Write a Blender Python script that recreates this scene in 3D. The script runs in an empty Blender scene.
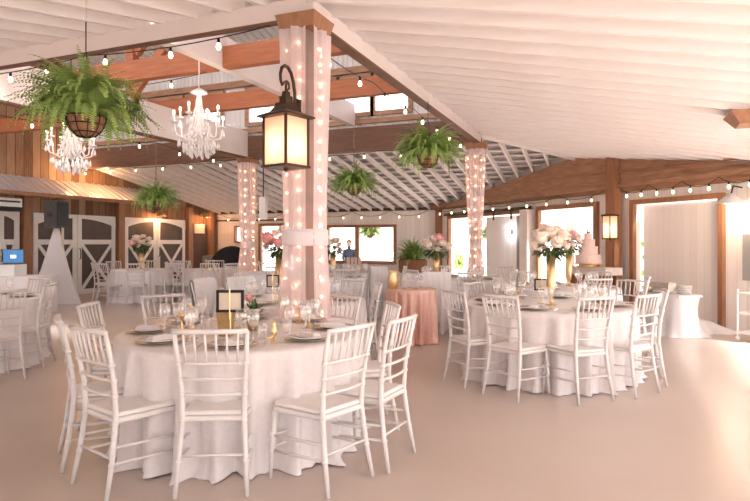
import bpy, bmesh, math, random
from math import sin, cos, pi, radians, sqrt, atan2
from mathutils import Vector, Matrix
random.seed(7)
R = random.Random(11)
SC = bpy.context.scene
COL = SC.collection
# ------------------------------------------------------------------ frame
TH = radians(22.2); CT, ST = cos(TH), sin(TH); F = 587.0; HZ = 242.0; EYE = 1.42
def g2w(xc, d): return (CT*xc - ST*d, ST*xc + CT*d)
def at(px, d): return g2w((px-375.0)/F*d, d)
def zz(py, d): return EYE + (HZ-py)/F*d
def P3(px, py, d):
    x, y = at(px, d); return Vector((x, y, zz(py, d)))
# ------------------------------------------------------------------ materials
MATS = {}
def mat(name, col, rough=.6, metal=0., var=None, scale=6., stretch=(1,1,1), bump=0., emit=None, es=0., spec=.4, sheen=0., trans=0., detail=5.):
    m = bpy.data.materials.new(name); m.use_nodes = True
    nt = m.node_tree; b = nt.nodes['Principled BSDF']
    b.inputs['Base Color'].default_value = (*col, 1)
    b.inputs['Roughness'].default_value = rough
    b.inputs['Metallic'].default_value = metal
    b.inputs['Specular IOR Level'].default_value = spec
    if sheen: b.inputs['Sheen Weight'].default_value = sheen
    if emit: b.inputs['Emission Color'].default_value = (*emit, 1); b.inputs['Emission Strength'].default_value = es
    if var or bump:
        tc = nt.nodes.new('ShaderNodeTexCoord'); mp = nt.nodes.new('ShaderNodeMapping')
        mp.inputs['Scale'].default_value = stretch
        nt.links.new(tc.outputs['Object'], mp.inputs['Vector'])
        nz = nt.nodes.new('ShaderNodeTexNoise'); nz.inputs['Scale'].default_value = scale; nz.inputs['Detail'].default_value = detail
        nt.links.new(mp.outputs['Vector'], nz.inputs['Vector'])
        if var:
            rp = nt.nodes.new('ShaderNodeValToRGB')
            rp.color_ramp.elements[0].position = .3; rp.color_ramp.elements[1].position = .7
            rp.color_ramp.elements[0].color = (*col, 1); rp.color_ramp.elements[1].color = (*var, 1)
            nt.links.new(nz.outputs['Fac'], rp.inputs['Fac']); nt.links.new(rp.outputs['Color'], b.inputs['Base Color'])
        if bump:
            bp = nt.nodes.new('ShaderNodeBump'); bp.inputs['Strength'].default_value = bump; bp.inputs['Distance'].default_value = .02
            nt.links.new(nz.outputs['Fac'], bp.inputs['Height']); nt.links.new(bp.outputs['Normal'], b.inputs['Normal'])
    MATS[name] = m
    return m
def boards(name, c1, c2, axis='Y', pitch=.25, groove=.03, rough=.7, stretch=(8,8,.6), gcol=None, nscale=4.):
    """boards running across `axis`: one tint per board, dark grooves, grain"""
    m = bpy.data.materials.new(name); m.use_nodes = True
    nt = m.node_tree; N = nt.nodes; L = nt.links; b = N['Principled BSDF']
    b.inputs['Roughness'].default_value = rough; b.inputs['Specular IOR Level'].default_value = .25
    tc = N.new('ShaderNodeTexCoord'); sx = N.new('ShaderNodeSeparateXYZ'); L.new(tc.outputs['Object'], sx.inputs[0])
    dv = N.new('ShaderNodeMath'); dv.operation = 'DIVIDE'; dv.inputs[1].default_value = pitch; L.new(sx.outputs[axis], dv.inputs[0])
    fl = N.new('ShaderNodeMath'); fl.operation = 'FLOOR'; L.new(dv.outputs[0], fl.inputs[0])
    fr = N.new('ShaderNodeMath'); fr.operation = 'FRACT'; L.new(dv.outputs[0], fr.inputs[0])
    wn = N.new('ShaderNodeTexWhiteNoise'); wn.noise_dimensions = '1D'; L.new(fl.outputs[0], wn.inputs['W'])
    mp = N.new('ShaderNodeMapping'); mp.inputs['Scale'].default_value = stretch; L.new(tc.outputs['Object'], mp.inputs[0])
    nz = N.new('ShaderNodeTexNoise'); nz.inputs['Scale'].default_value = nscale; nz.inputs['Detail'].default_value = 6; L.new(mp.outputs[0], nz.inputs[0])
    ad = N.new('ShaderNodeMath'); ad.operation = 'ADD'; L.new(wn.outputs['Value'], ad.inputs[0]); L.new(nz.outputs['Fac'], ad.inputs[1])
    ml = N.new('ShaderNodeMath'); ml.operation = 'MULTIPLY'; ml.inputs[1].default_value = .5; L.new(ad.outputs[0], ml.inputs[0])
    rp = N.new('ShaderNodeValToRGB'); rp.color_ramp.elements[0].position = .25; rp.color_ramp.elements[1].position = .75
    rp.color_ramp.elements[0].color = (*c1, 1); rp.color_ramp.elements[1].color = (*c2, 1); L.new(ml.outputs[0], rp.inputs[0])
    lt = N.new('ShaderNodeMath'); lt.operation = 'LESS_THAN'; lt.inputs[1].default_value = groove/pitch; L.new(fr.outputs[0], lt.inputs[0])
    mx = N.new('ShaderNodeMix'); mx.data_type = 'RGBA'; L.new(lt.outputs[0], mx.inputs['Factor'])
    L.new(rp.outputs[0], mx.inputs['A']); mx.inputs['B'].default_value = (*(gcol or tuple(c*.35 for c in c1)), 1)
    L.new(mx.outputs['Result'], b.inputs['Base Color'])
    MATS[name] = m
    return m
def sheer(name, col, t=.2, tr=.45):
    m = bpy.data.materials.new(name); m.use_nodes = True; nt = m.node_tree; N = nt.nodes; L = nt.links
    N.remove(N['Principled BSDF']); out = N['Material Output']
    d = N.new('ShaderNodeBsdfDiffuse'); d.inputs[0].default_value = (*col, 1)
    tl = N.new('ShaderNodeBsdfTranslucent'); tl.inputs[0].default_value = (*col, 1)
    tp = N.new('ShaderNodeBsdfTransparent')
    a = N.new('ShaderNodeMixShader'); a.inputs[0].default_value = tr; L.new(d.outputs[0], a.inputs[1]); L.new(tl.outputs[0], a.inputs[2])
    b = N.new('ShaderNodeMixShader'); b.inputs[0].default_value = t; L.new(a.outputs[0], b.inputs[1]); L.new(tp.outputs[0], b.inputs[2])
    L.new(b.outputs[0], out.inputs[0]); MATS[name] = m; return m
def glassy(name, col=(1,1,1), refl=.18, body=.12):
    m = bpy.data.materials.new(name); m.use_nodes = True; nt = m.node_tree; N = nt.nodes; L = nt.links
    N.remove(N['Principled BSDF']); out = N['Material Output']
    gl = N.new('ShaderNodeBsdfGlossy'); gl.inputs['Roughness'].default_value = .05; gl.inputs[0].default_value = (1,1,1,1)
    df = N.new('ShaderNodeBsdfDiffuse'); df.inputs[0].default_value = (.95,.93,.92,1)
    tp = N.new('ShaderNodeBsdfTransparent'); tp.inputs[0].default_value = (*col, 1)
    lw = N.new('ShaderNodeLayerWeight'); lw.inputs[0].default_value = .35
    mu = N.new('ShaderNodeMath'); mu.operation = 'MULTIPLY_ADD'; mu.inputs[1].default_value = .7; mu.inputs[2].default_value = refl; mu.use_clamp = True
    L.new(lw.outputs['Facing'], mu.inputs[0])
    s = N.new('ShaderNodeMixShader'); s.inputs[0].default_value = body/(body+refl); L.new(gl.outputs[0], s.inputs[1]); L.new(df.outputs[0], s.inputs[2])
    x = N.new('ShaderNodeMixShader'); L.new(mu.outputs[0], x.inputs[0]); L.new(tp.outputs[0], x.inputs[1]); L.new(s.outputs[0], x.inputs[2])
    L.new(x.outputs[0], out.inputs[0]); MATS[name] = m; return m

mat('floor', (.50,.41,.355), .3, 0, (.57,.485,.43), .7, bump=.02, spec=.35, detail=8)
mat('ground', (.80,.76,.70), .9, 0, (.72,.69,.63), 1.5)
mat('white_wood', (.86,.79,.75), .55, 0, (.79,.70,.65), 3., (1,1,1), .1)
mat('white_joist', (.88,.84,.83), .5, 0, (.83,.765,.74), 1.6, (.5,2.,5.))
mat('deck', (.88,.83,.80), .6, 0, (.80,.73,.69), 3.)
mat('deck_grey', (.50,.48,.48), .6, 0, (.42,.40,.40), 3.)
mat('painted_beam', (.80,.72,.70), .5, 0, (.74,.66,.63), 2., (1,1,1), .1)
mat('rust_wood', (.43,.145,.06), .6, 0, (.31,.10,.042), 5., (.5,.5,6), .2)
mat('brown_wood', (.20,.10,.065), .6, 0, (.14,.07,.045), 5., (.6,.6,6), .2)
mat('oak_wood', (.38,.19,.10), .55, 0, (.28,.13,.068), 6., (3,3,.6), .2)
mat('oak_beam', (.50,.29,.18), .55, 0, (.31,.16,.09), 3., (1.,1.,8), .2)
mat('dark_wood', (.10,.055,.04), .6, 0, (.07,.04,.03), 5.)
mat('metal_roof', (.80,.79,.79), .4, .05, (.70,.69,.69), 3.)
mat('metal_white', (.80,.77,.75), .45, .1, (.72,.68,.66), 2.)
mat('awning', (.66,.64,.66), .3, .5, (.58,.56,.58), 3.)
mat('door_panel', (.115,.085,.07), .6, 0, (.09,.065,.055), 5.)
mat('door_white', (.86,.83,.80), .55, 0, (.80,.77,.74), 5.)
mat('chair_white', (.73,.69,.675), .3, 0, (.67,.63,.615), 9., bump=.02, spec=.5)
mat('seat_white', (.80,.77,.75), .5, 0, (.75,.72,.70), 6.)
mat('linen', (.74,.69,.685), .38, 0, (.69,.635,.63), 30., bump=.12, sheen=.2)
mat('linen_white', (.82,.80,.81), .7, 0, (.78,.765,.775), 30., bump=.1, sheen=.2)
mat('sequin', (.90,.62,.53), .30, .6, (.80,.46,.37), 70., bump=.5)
mat('gold', (.85,.62,.34), .3, .85, (.75,.52,.26), 8.)
mat('gold_leaf', (.70,.60,.47), .3, .7, (.58,.47,.34), 20., bump=.3)
mat('silver', (.80,.78,.76), .2, .95)
mat('porcelain', (.88,.85,.83), .15)
mat('black_metal', (.03,.027,.025), .4, .6)
mat('bronze', (.055,.035,.025), .45, .7, (.08,.05,.03), 12.)
mat('plastic_dark', (.055,.05,.048), .5, 0, (.08,.072,.07), 20.)
mat('plastic_black', (.02,.02,.022), .35)
mat('fabric_black', (.018,.017,.018), .9)
mat('grey_paint', (.30,.27,.26), .6, 0, (.25,.22,.21), 3.)
mat('white_plastic', (.82,.81,.80), .35)
mat('coir', (.33,.17,.09), .95, 0, (.22,.10,.05), 30., bump=.8)
mat('leaf', (.20,.33,.07), .5, 0, (.40,.52,.16), 5., spec=.3)
mat('leaf_dark', (.05,.10,.035), .5, 0, (.11,.18,.06), 9., spec=.3)
mat('leaf_bright', (.22,.42,.06), .6, 0, (.36,.52,.12), 3.)
mat('petal_white', (.90,.80,.70), .6, 0, (.88,.72,.60), 20.)
mat('petal_pink', (.85,.34,.36), .6, 0, (.88,.50,.48), 20.)
mat('petal_blush', (.88,.62,.54), .6, 0, (.88,.72,.62), 20.)
mat('frosting', (.88,.70,.64), .5, 0, (.86,.64,.58), 25., bump=.6)
mat('card', (.70,.60,.49), .6, 0, (.65,.55,.44), 14.)
mat('terracotta', (.55,.36,.16), .5, .2, (.42,.26,.10), 20.)
mat('bulb_glow', (1,.8,.6), .3, emit=(1,.72,.45), es=4.)
mat('fairy_glow', (1,.7,.5), .3, emit=(1,.40,.19), es=10.)
mat('candle_glow', (1,.9,.8), .3, emit=(1,.80,.60), es=5.)
mat('taupe_post', (.30,.26,.25), .8)
mat('lantern_glass', (.95,.8,.65), .5, emit=(1,.56,.31), es=1.15)
mat('lamp_core', (1,.9,.8), .5, emit=(1,.82,.6), es=16.)
mat('spot_glow', (1,1,1), .3, emit=(1,.98,1), es=60.)
mat('screen_blue', (.03,.12,.30), .3, emit=(.06,.25,.55), es=.3)
mat('screen_white', (.9,.9,.9), .3, emit=(.9,.95,1), es=1.)
mat('crystal', (.80,.77,.77), .06, 0, spec=1.)
mat('skin', (.62,.36,.26), .6); mat('shirt', (.05,.06,.10), .8); mat('hair', (.03,.02,.015), .7)
mat('chalk_grey', (.42,.42,.43), .35, .3)
mat('exterior_white', (.86,.84,.82), .8)
sheer('drape', (.86,.80,.82), .22, .4); sheer('tie', (.90,.87,.89), .05, .3); sheer('frosted', (1.,.86,.76), .10, .8); sheer('scrim', (.92,.90,.92), .04, .3); sheer('curtain', (.93,.90,.90), .08, .35)
glassy('glass'); glassy('window_glass', refl=.03, body=.02)
b_left = boards('brown_boards', (.17,.085,.048), (.44,.27,.165), 'Y', .23, .016, .7, gcol=(.07,.035,.02))
boards('white_boards_x', (.84,.79,.77), (.91,.87,.85), 'X', .16, .006, .6, gcol=(.68,.60,.57))
boards('white_planks', (.86,.82,.80), (.93,.90,.88), 'X', .14, .004, .55, gcol=(.74,.67,.64))
boards('brick_red', (.30,.16,.10), (.40,.22,.14), 'Z', .1, .02)
# ------------------------------------------------------------------ mesh builder
class MB:
    def __init__(s): s.v = []; s.f = []; s.mi = []; s.cm = 0
    def add(s, vs, fs, M=None):
        o = len(s.v)
        s.v += [tuple(M @ Vector(p)) if M else tuple(p) for p in vs]
        s.f += [tuple(i+o for i in f) for f in fs]; s.mi += [s.cm]*len(fs); return s
    def box(s, c, d, rz=0., M=None):
        x, y, z = d[0]/2, d[1]/2, d[2]/2
        vs = [(-x,-y,-z),(x,-y,-z),(x,y,-z),(-x,y,-z),(-x,-y,z),(x,-y,z),(x,y,z),(-x,y,z)]
        m = Matrix.Translation(c) @ Matrix.Rotation(rz, 4, 'Z')
        if M: m = M @ m
        return s.add(vs, [(0,3,2,1),(4,5,6,7),(0,1,5,4),(1,2,6,5),(2,3,7,6),(3,0,4,7)], m)
    def bar(s, a, b, w, h, up=(0,0,1)):
        a = Vector(a); b = Vector(b); t = (b-a).normalized(); u = Vector(up); sd = t.cross(u)
        if sd.length < 1e-4: sd = t.cross(Vector((1,0,0)))
        sd.normalize(); u = sd.cross(t)
        vs = [p + sd*i*w/2 + u*j*h/2 for p in (a, b) for i, j in ((-1,-1),(1,-1),(1,1),(-1,1))]
        return s.add(vs, [(0,1,2,3),(7,6,5,4),(0,4,5,1),(1,5,6,2),(2,6,7,3),(3,7,4,0)])
    def tube(s, pts, r, n=8, cap=True):
        pts = [Vector(p) for p in pts]; k = len(pts); rs = r if isinstance(r, (list, tuple)) else [r]*k
        vs = []; fs = []; up = None
        for i, p in enumerate(pts):
            t = (pts[min(i+1,k-1)] - pts[max(i-1,0)]).normalized()
            if up is None: up = Vector((0,0,1)) if abs(t.z) < .9 else Vector((1,0,0))
            sd = t.cross(up).normalized(); up = sd.cross(t).normalized()
            for j in range(n):
                a = 2*pi*j/n; vs.append(p + (sd*cos(a) + up*sin(a))*rs[i])
        for i in range(k-1):
            for j in range(n):
                fs.append((i*n+j, i*n+(j+1)%n, (i+1)*n+(j+1)%n, (i+1)*n+j))
        if cap: fs.append(tuple(range(n))[::-1]); fs.append(tuple((k-1)*n+j for j in range(n)))
        return s.add(vs, fs)
    def lathe(s, prof, n=20, c=(0,0,0), sq=0, M=None):
        vs = []; fs = []
        for r, z in prof:
            for j in range(n):
                a = 2*pi*(j+.5)/n; vs.append((c[0]+r*cos(a), c[1]+r*sin(a), c[2]+z))
        for i in range(len(prof)-1):
            for j in range(n): fs.append((i*n+j, i*n+(j+1)%n, (i+1)*n+(j+1)%n, (i+1)*n+j))
        if prof[0][0] > 1e-5: fs.append(tuple(range(n))[::-1])
        if prof[-1][0] > 1e-5: fs.append(tuple((len(prof)-1)*n+j for j in range(n)))
        return s.add(vs, fs, M)
    def ball(s, c, r, n=8, sz=1., M=None):
        k = max(4, n//2+1)
        return s.lathe([(max(1e-6, r*sin(pi*i/k)), -r*cos(pi*i/k)*sz) for i in range(k+1)], n, c, M=M)
    def quad(s, *p): return s.add(p, [tuple(range(len(p)))])
    def poly(s, pts, t):   # plan/vertical polygon extruded along vector t
        n = len(pts); t = Vector(t); vs = [Vector(p) for p in pts] + [Vector(p)+t for p in pts]
        return s.add(vs, [tuple(range(n)), tuple(range(2*n-1, n-1, -1))] + [(i, i+n, (i+1)%n+n, (i+1)%n) for i in range(n)])
    def build(s, name, m, parent=None, smooth=False, loc=None, rz=0.):
        me = bpy.data.meshes.new(name)
        if parent is None and loc is None:
            xs = [p[0] for p in s.v]; ys = [p[1] for p in s.v]; zs = [p[2] for p in s.v]
            c = ((min(xs)+max(xs))/2, (min(ys)+max(ys))/2, min(zs))
            s.v = [(p[0]-c[0], p[1]-c[1], p[2]-c[2]) for p in s.v]; loc = c
        me.from_pydata([tuple(p) for p in s.v], [], s.f); me.update()
        bm = bmesh.new(); bm.from_mesh(me); bmesh.ops.recalc_face_normals(bm, faces=bm.faces); bm.to_mesh(me); bm.free()
        ms = m if isinstance(m, (list, tuple)) else [m]
        for q in ms: me.materials.append(MATS[q])
        for i, p in enumerate(me.polygons):
            p.material_index = s.mi[i] if i < len(s.mi) else 0; p.use_smooth = smooth
        o = bpy.data.objects.new(name, me); COL.objects.link(o)
        if parent: o.parent = parent
        if loc is not None: o.location = loc; o.rotation_euler[2] = rz
        return o
def tag(o, label, cat, group=None, kind=None):
    o['label'] = label; o['category'] = cat
    if group: o['group'] = group
    if kind: o['kind'] = kind
    return o
def st(o, label=None):
    o['kind'] = 'structure'
    if label: o['label'] = label
    return o
def thing(name, label, cat, loc=(0,0,0), rz=0., group=None):
    o = bpy.data.objects.new(name, None); COL.objects.link(o); o.location = loc; o.rotation_euler[2] = rz
    o.empty_display_size = .1
    return tag(o, label, cat, group)
KIDS = {}
def kids(o): return [c for c in COL.objects if c.parent is o]
TREE = {}
def tree_of(o):
    if o.name not in TREE:
        TREE[o.name] = [(c, tree_of(c)) for c in list(COL.objects) if c.parent is o]
    return TREE[o.name]
def dup_children(tr, parent):
    for c, sub in tr:
        d = c.copy(); COL.objects.link(d); d.parent = parent; dup_children(sub, d)
USED = set()
def place(root, loc, rz=0., label=None, group=None, scale=None):
    """first placement moves the prototype itself; later ones copy it and each of its parts"""
    tr = tree_of(root)
    if root.name in USED:
        r = root.copy(); COL.objects.link(r); dup_children(tr, r)
    else: USED.add(root.name); r = root
    r.location = loc; r.rotation_euler[2] = rz
    if scale: r.scale = (scale,)*3 if not isinstance(scale, tuple) else scale
    if label: r['label'] = label
    if group: r['group'] = group
    return r
# ------------------------------------------------------------------ setting: key planes
HN = 5.96
XB, YF, YB = -2.56, 4.62, 11.6      # ring beams: right beam, front beam, far beam
XL, YW, CW = -13.6, 17.9, 12.7      # left wall, back wall, angled right wall X+Y=CW
ZR, SL, SLB = 3.56, .2, .18
X2 = -7.95
zr_right = lambda x: ZR - SL*(x-XB)
zr_front = lambda y: ZR - SL*(YF-y)
zr_back = lambda y: ZR - SLB*(y-YB)
# floor + ground
m = MB(); m.box((-2.5, 6, -.1), (34, 34, .2)); st(m.build('floor', 'floor'), 'polished beige concrete floor')
m = MB(); m.box((0, 10, -.35), (160, 160, .3)); st(m.build('ground', 'ground'), 'pale ground outside the barn')
# left wall (brown boards), gable part high
m = MB(); m.poly([(XL,-3,0),(XL,YW,0),(XL,YW,zr_back(YW)+.15),(XL,YB+.2,zr_back(YB)+.15),(XL,YB+.2,6.3),(XL,-3,6.3)], (-.12,0,0))
wl = m.build('wall_left', 'brown_boards'); st(wl, 'tall brown vertical board wall above the barn doors')
# back wall with openings
def hwall(name, x0, x1, ztop, holes, mtl, loc, rz, t=.12, label=None):
    """wall along local X from x0..x1, holes = (xa,xb,za,zb)"""
    m = MB(); xs = sorted({x0, x1, *[h[0] for h in holes], *[h[1] for h in holes]})
    for a, b in zip(xs[:-1], xs[1:]):
        mid = (a+b)/2; zs = [(h[2], h[3]) for h in holes if h[0] <= mid <= h[1]]
        z = 0; zt = (ztop(a), ztop(b))
        for za, zb in sorted(zs):
            if za > z: m.poly([(a,0,z),(b,0,z),(b,0,za),(a,0,za)], (0,t,0))
            z = zb
        m.poly([(a,0,z),(b,0,z),(b,0,zt[1]),(a,0,zt[0])], (0,t,0))
    o = m.build(name, mtl, loc=loc, rz=rz); return st(o, label)
bh = [(-8.99,-6.64,.80,1.90), (-11.67,-10.1,0,1.98), (-12.75,-12.2,1.45,1.95)]
hwall('wall_back', XL, CW-YW+.1, lambda x: 2.64, bh, 'white_boards_x', (0,YW,0), 0, label='white vertical board wall at the far end')
# angled wall: local x runs from back corner toward near right ; origin at (X=CW-YW, Y=YW)
OX, OY = CW-YW, YW; AR = -pi/4
def aw(s, z=0, off=0):      # along s, offset toward room
    return Vector((OX + s*.70711 - off*.70711, OY - s*.70711 - off*.70711, z))
def s_of(px):
    t = (px-375)/F; d = CW/((CT+ST)*t + (CT-ST)); x, y = at(px, d); return (x-OX)/.70711
def d_of(px): return CW/((CT+ST)*((px-375)/F) + (CT-ST))
O1 = (s_of(451), s_of(527), 0, 2.12); O2 = (s_of(541), s_of(596), 0, 2.16); O3 = (s_of(636), s_of(721), 0, 2.14)
SE = 12.16
ztop = lambda s: .10+(zr_back(OY - s*.70711) if (OY - s*.70711) - YB > (OX + s*.70711) - XB else zr_right(OX + s*.70711)) + .1
hw = [O1, O2, O3]
def ahole_wall():
    holes = [h for h in hw]; s_h = (( (OY-YB)-(OX-XB))/2)/.70711
    # split at hip so the top follows both roof slopes
    hwall('wall_right', 0, SE, ztop, holes + [(s_h, s_h+.001, 0, 0)], 'white_boards_x', (OX, OY, 0), AR, label='white board wall set at an angle with three openings')
    return s_h
SH = ahole_wall()
hwall('wall_added_near', XL, -.6, lambda x: 2.5, [(-13.0,-9.4,0,2.25),(-8.6,-5.0,0,2.25)], 'white_boards_x', (0,YF-HN-.02,0), 0, label='added unseen white board wall behind the viewer, doorways admitting daylight')  # added behind the camera so daylight enters mostly from the right
# clerestory wall on the far beam with ribbed siding and windows
def ribbed(m, x0, x1, z0, z1, y, pitch=.115, dep=.02):
    n = max(1, int((x1-x0)/pitch)); p = (x1-x0)/n; pts = []
    for i in range(n):
        a = x0+i*p; pts += [(a,0),(a+p*.55,0),(a+p*.68,-dep),(a+p*.87,-dep)]
    pts.append((x1,0)); vs = []; fs = []
    for x, dy in pts: vs += [(x,y+dy,z0),(x,y+dy,z1)]
    for i in range(len(pts)-1): fs.append((2*i,2*i+2,2*i+3,2*i+1))
    m.add(vs, fs)
WZ0, WZ1 = 4.20, 4.93
wins = []
def xfar(px, Y=YB):
    t = (px-375)/F; return Y*(CT*t-ST)/(CT+ST*t)
wins = [(xfar(152), xfar(184)), (xfar(188), xfar(222)), (xfar(250), xfar(278)), (xfar(312), xfar(337)), (xfar(342), xfar(371)), (xfar(376), xfar(409))]
m = MB(); xs = [XL] + [v for w in wins for v in w] + [XB+.1]
ribbed(m, XL, XB+.1, 3.85, WZ0, YB); ribbed(m, XL, XB+.1, WZ1, 6.4, YB)
for i in range(0, len(xs), 2):
    if xs[i+1]-xs[i] > .02: ribbed(m, xs[i], xs[i+1], WZ0, WZ1, YB)
st(m.build('wall_far', 'metal_white'), 'ribbed white metal siding above the far beam')
for i, (a, b) in enumerate(wins):
    m = MB(); w = .09
    for c, d in (((a-w/2, (WZ0+WZ1)/2), (w, WZ1-WZ0+2*w)), ((b+w/2, (WZ0+WZ1)/2), (w, WZ1-WZ0+2*w)), (((a+b)/2, WZ0-w/2), (b-a, w)), (((a+b)/2, WZ1+w/2), (b-a, w))):
        m.box((c[0], YB-.05, c[1]), (d[0], .06, d[1]))
    fr = st(m.build('window_%d' % (i+1), 'oak_beam'), 'high window framed in brown timber above the far beam')
    g = MB(); c = fr.location
    g.box(((a+b)/2-c[0], YB+.01-c[1], (WZ0+WZ1)/2-c[2]), (b-a, .006, WZ1-WZ0)); g.build('window_glass', 'window_glass', fr)
m = MB(); m.poly([(XB+.02,YF,3.78),(XB+.02,YB,3.78),(XB+.02,YB,5.95),(XB+.02,YF,7.3)], (.06,0,0)); st(m.build('wall_added_upper_right', 'metal_white'), 'added upper wall above the right white beam, blocking the sun')  # added, hardly in view: keeps the sun off the centre bay beams
m = MB(); m.poly([(XL,YF+.02,3.78),(XB,YF+.02,3.78),(XB,YF+.02,5.1),(XL,YF+.02,5.1)], (0,-.06,0)); st(m.build('wall_added_upper_front', 'metal_white'), 'added upper wall above the front white beam, cutting sky light')  # added out of view to hold back sky light in the centre bay
# horizontal rails on clerestory siding
TR = [0]
def trim(mb, mtl, label, par=None):
    TR[0] += 1; return st(mb.build('trim_%d' % TR[0], mtl), label)
for z in (5.12, 5.62):
    m = MB(); m.box(((XL+XB)/2, YB-.06, z), (XB-XL, .09, .14)); trim(m, 'oak_beam', 'brown girt across the ribbed siding')
m = MB(); m.box(((XL+XB)/2, YB-.06, 4.0), (XB-XL, .08, .1)); trim(m, 'oak_beam', 'thin girt at the foot of the siding')
# upper roof, ribbed sheet
m = MB(); n = 60; x0, x1 = XL, XB+.6
pts = []
for i in range(n):
    p = (x1-x0)/n; a = x0+i*p; pts += [(a,0),(a+p*.6,0),(a+p*.7,.05),(a+p*.9,.05)]
pts.append((x1,0)); vs = []; fs = []
for x, dz in pts: vs += [(x, YB+.4, 6.0+dz), (x, YF-1., 6.0+dz+.22*(YB+.4-YF+1.))]
for i in range(len(pts)-1): fs.append((2*i,2*i+2,2*i+3,2*i+1))
m.add(vs, fs); rf = m.build('ceiling', 'metal_roof'); st(rf, 'ribbed pale metal roof high over the centre bay')
for k in range(4):
    y = 5.4 + k*1.7; m = MB(); m.box(((XL+XB)/2, y, 6.0+.22*(YB+.4-y)-.1), (XB-XL, .09, .18)); trim(m, 'rust_wood', 'rust coloured purlin under the metal roof')
# decks of the lower roofs
hyp = (CW - (YB-XB))/2   # hip meets wall
hx = (CW + XB - YB)/2; hy = CW - hx
def deck(name, pts, zf, up, mtl, label):
    m = MB(); m.poly([(x, y, zf(x, y)+up) for x, y in pts], (0,0,.04)); return st(m.build(name, mtl), label)

deck('ceiling_right', [(XB,YF),(XB,YB),(hx,hy),(OX+(SE)*.70711, OY-SE*.70711),(XB+HN, YF-HN)], lambda x,y: zr_right(x), .19, 'deck', 'white painted roof deck sloping to the angled wall')
deck('ceiling_front', [(XL,YF),(XB,YF),(XB+HN,YF-HN),(XL,YF-HN)], lambda x,y: zr_front(y), .19, 'deck', 'white painted roof deck in front of the centre bay')
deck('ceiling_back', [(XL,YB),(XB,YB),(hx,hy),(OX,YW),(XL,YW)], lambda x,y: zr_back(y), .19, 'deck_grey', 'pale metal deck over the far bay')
# rafters, right slope (run along X)
def rafter(a, b, label, group, depth=.19, w=.05, mtl='white_joist'):
    m = MB(); a = Vector(a); b = Vector(b); n = Vector((a-b).cross(Vector((0,0,1)))).normalized()*w/2
    vs = [a-n, a+n, b+n, b-n]; vs += [v+Vector((0,0,depth)) for v in vs]
    m.add(vs, [(0,1,2,3),(7,6,5,4),(0,4,5,1),(1,5,6,2),(2,6,7,3),(3,7,4,0)])
    return tag(m.build('rafter', mtl), label, 'rafter', group)
y = 4.96 - .366*4
while y < hy+.1:
    xa = XB if YF <= y <= YB else (XB + (y-YB) if y > YB else XB + (YF-y))
    xb = min(CW - y, 3.4)
    if xa == XB: xa -= .12
    if xb - xa > .3:
        rafter((xa, y, zr_right(xa)), (xb, y, zr_right(xb)), 'white rafter sloping from the right beam toward the angled wall', 'white rafters over the right side')
    y += .366
x = -13.3
while x < 0.2:
    yb = YF + .1 if x <= XB else YF-(x-XB); ya = YF-5.9
    if yb-ya > .3: rafter((x, ya, zr_front(ya)), (x, yb, zr_front(yb)), 'white rafter resting on the front beam and sloping toward the open side', 'white rafters over the front side')
    x += .385
x = -13.4
while x < hx + 2.2:
    ya = YB - .1 if x <= XB else YB + (x-XB); yb = min(YW, CW-x)
    if yb-ya > .3: rafter((x, ya, zr_back(ya)), (x, yb, zr_back(yb)), 'slim white rafter over the far bay behind the chandeliers', 'white rafters over the far bay', .13)
    x += .40
y = YB + .3
while y < YW-.1:
    xa = XL+.05; xb = min(XB+(y-YB), 99); xb = min(CW-y, XB+(y-YB)) if y > YB else XB
    m = MB(); m.box(((xa+xb)/2, y, zr_back(y)+.16), (xb-xa, .15, .03)); tag(m.build('roof_batten', 'white_joist'), 'white batten crossing the far bay rafters', 'batten', 'battens over the far bay')
    y += .40
# hip rafters
for a, b, t in (((XB,YF,ZR-.04),(XB+HN-.05,YF-HN+.05,ZR-.04-.2*HN),'near'), ((XB,YB,ZR-.04),(hx+.05,hy-.05,zr_right(hx)-.05),'far')):
    rafter(a, b, 'white hip rafter running diagonally from the %s draped post' % ('lantern' if t == 'near' else 'fern side'), 'hip rafters', .22, .05)
# ring beams
def beam(a, b, w, z0, z1, mtl, label, under=None):
    m = MB(); a = Vector((*a, (z0+z1)/2)); b = Vector((*b, (z0+z1)/2)); m.bar(a, b, w, z1-z0)
    o = m.build('roof_beam', mtl); st(o, label)
    if under:
        u = MB(); c = o.location; u.bar((a.x-c.x, a.y-c.y, z0-c.z-.012), (b.x-c.x, b.y-c.y, z0-c.z-.012), w+.012, .024); u.build('beam_underside', under, o)
    return o
beam((XL,YF-.09),(XB+.14,YF-.09), .045, 3.39, ZR, 'painted_beam', 'white painted beam crossing in front of the chandeliers', 'brown_wood')
beam((XB+.05,YF-.1),(XB+.05,YB), .11, 3.39, ZR, 'painted_beam', 'white painted beam from the lantern post to the far right post', 'brown_wood')
beam((XL,YB),(XB+.1,YB), .24, 3.37, 3.87, 'brown_wood', 'deep brown beam between the two far draped posts')
beam((X2,YF-.02),(X2,YB-.12), .16, 3.39, 3.98, 'painted_beam', 'deep white beam ending on the far left draped post', 'brown_wood')
beam((-5.18,YF+.1),(-5.18,YB-.2), .14, 3.89, 4.34, 'painted_beam', 'upper white tie beam passing behind the lantern', None)
beam((XL,6.9),(-5.26,6.9), .14, 3.87, 4.17, 'rust_wood', 'rust coloured tie beam behind the big fern basket')
beam((-5.1,6.9),(XB,6.9), .14, 3.87, 4.17, 'rust_wood', 'short rust coloured tie beam beside the lantern post')
beam((XL,9.15),(XB,9.15), .14, 3.89, 4.20, 'rust_wood', 'long rust coloured tie beam in front of the high windows')
beam((3.38,YF-HN),(3.38,9.2), .12, 2.16, 2.37, 'oak_beam', 'eave beam along the open right side')
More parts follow.
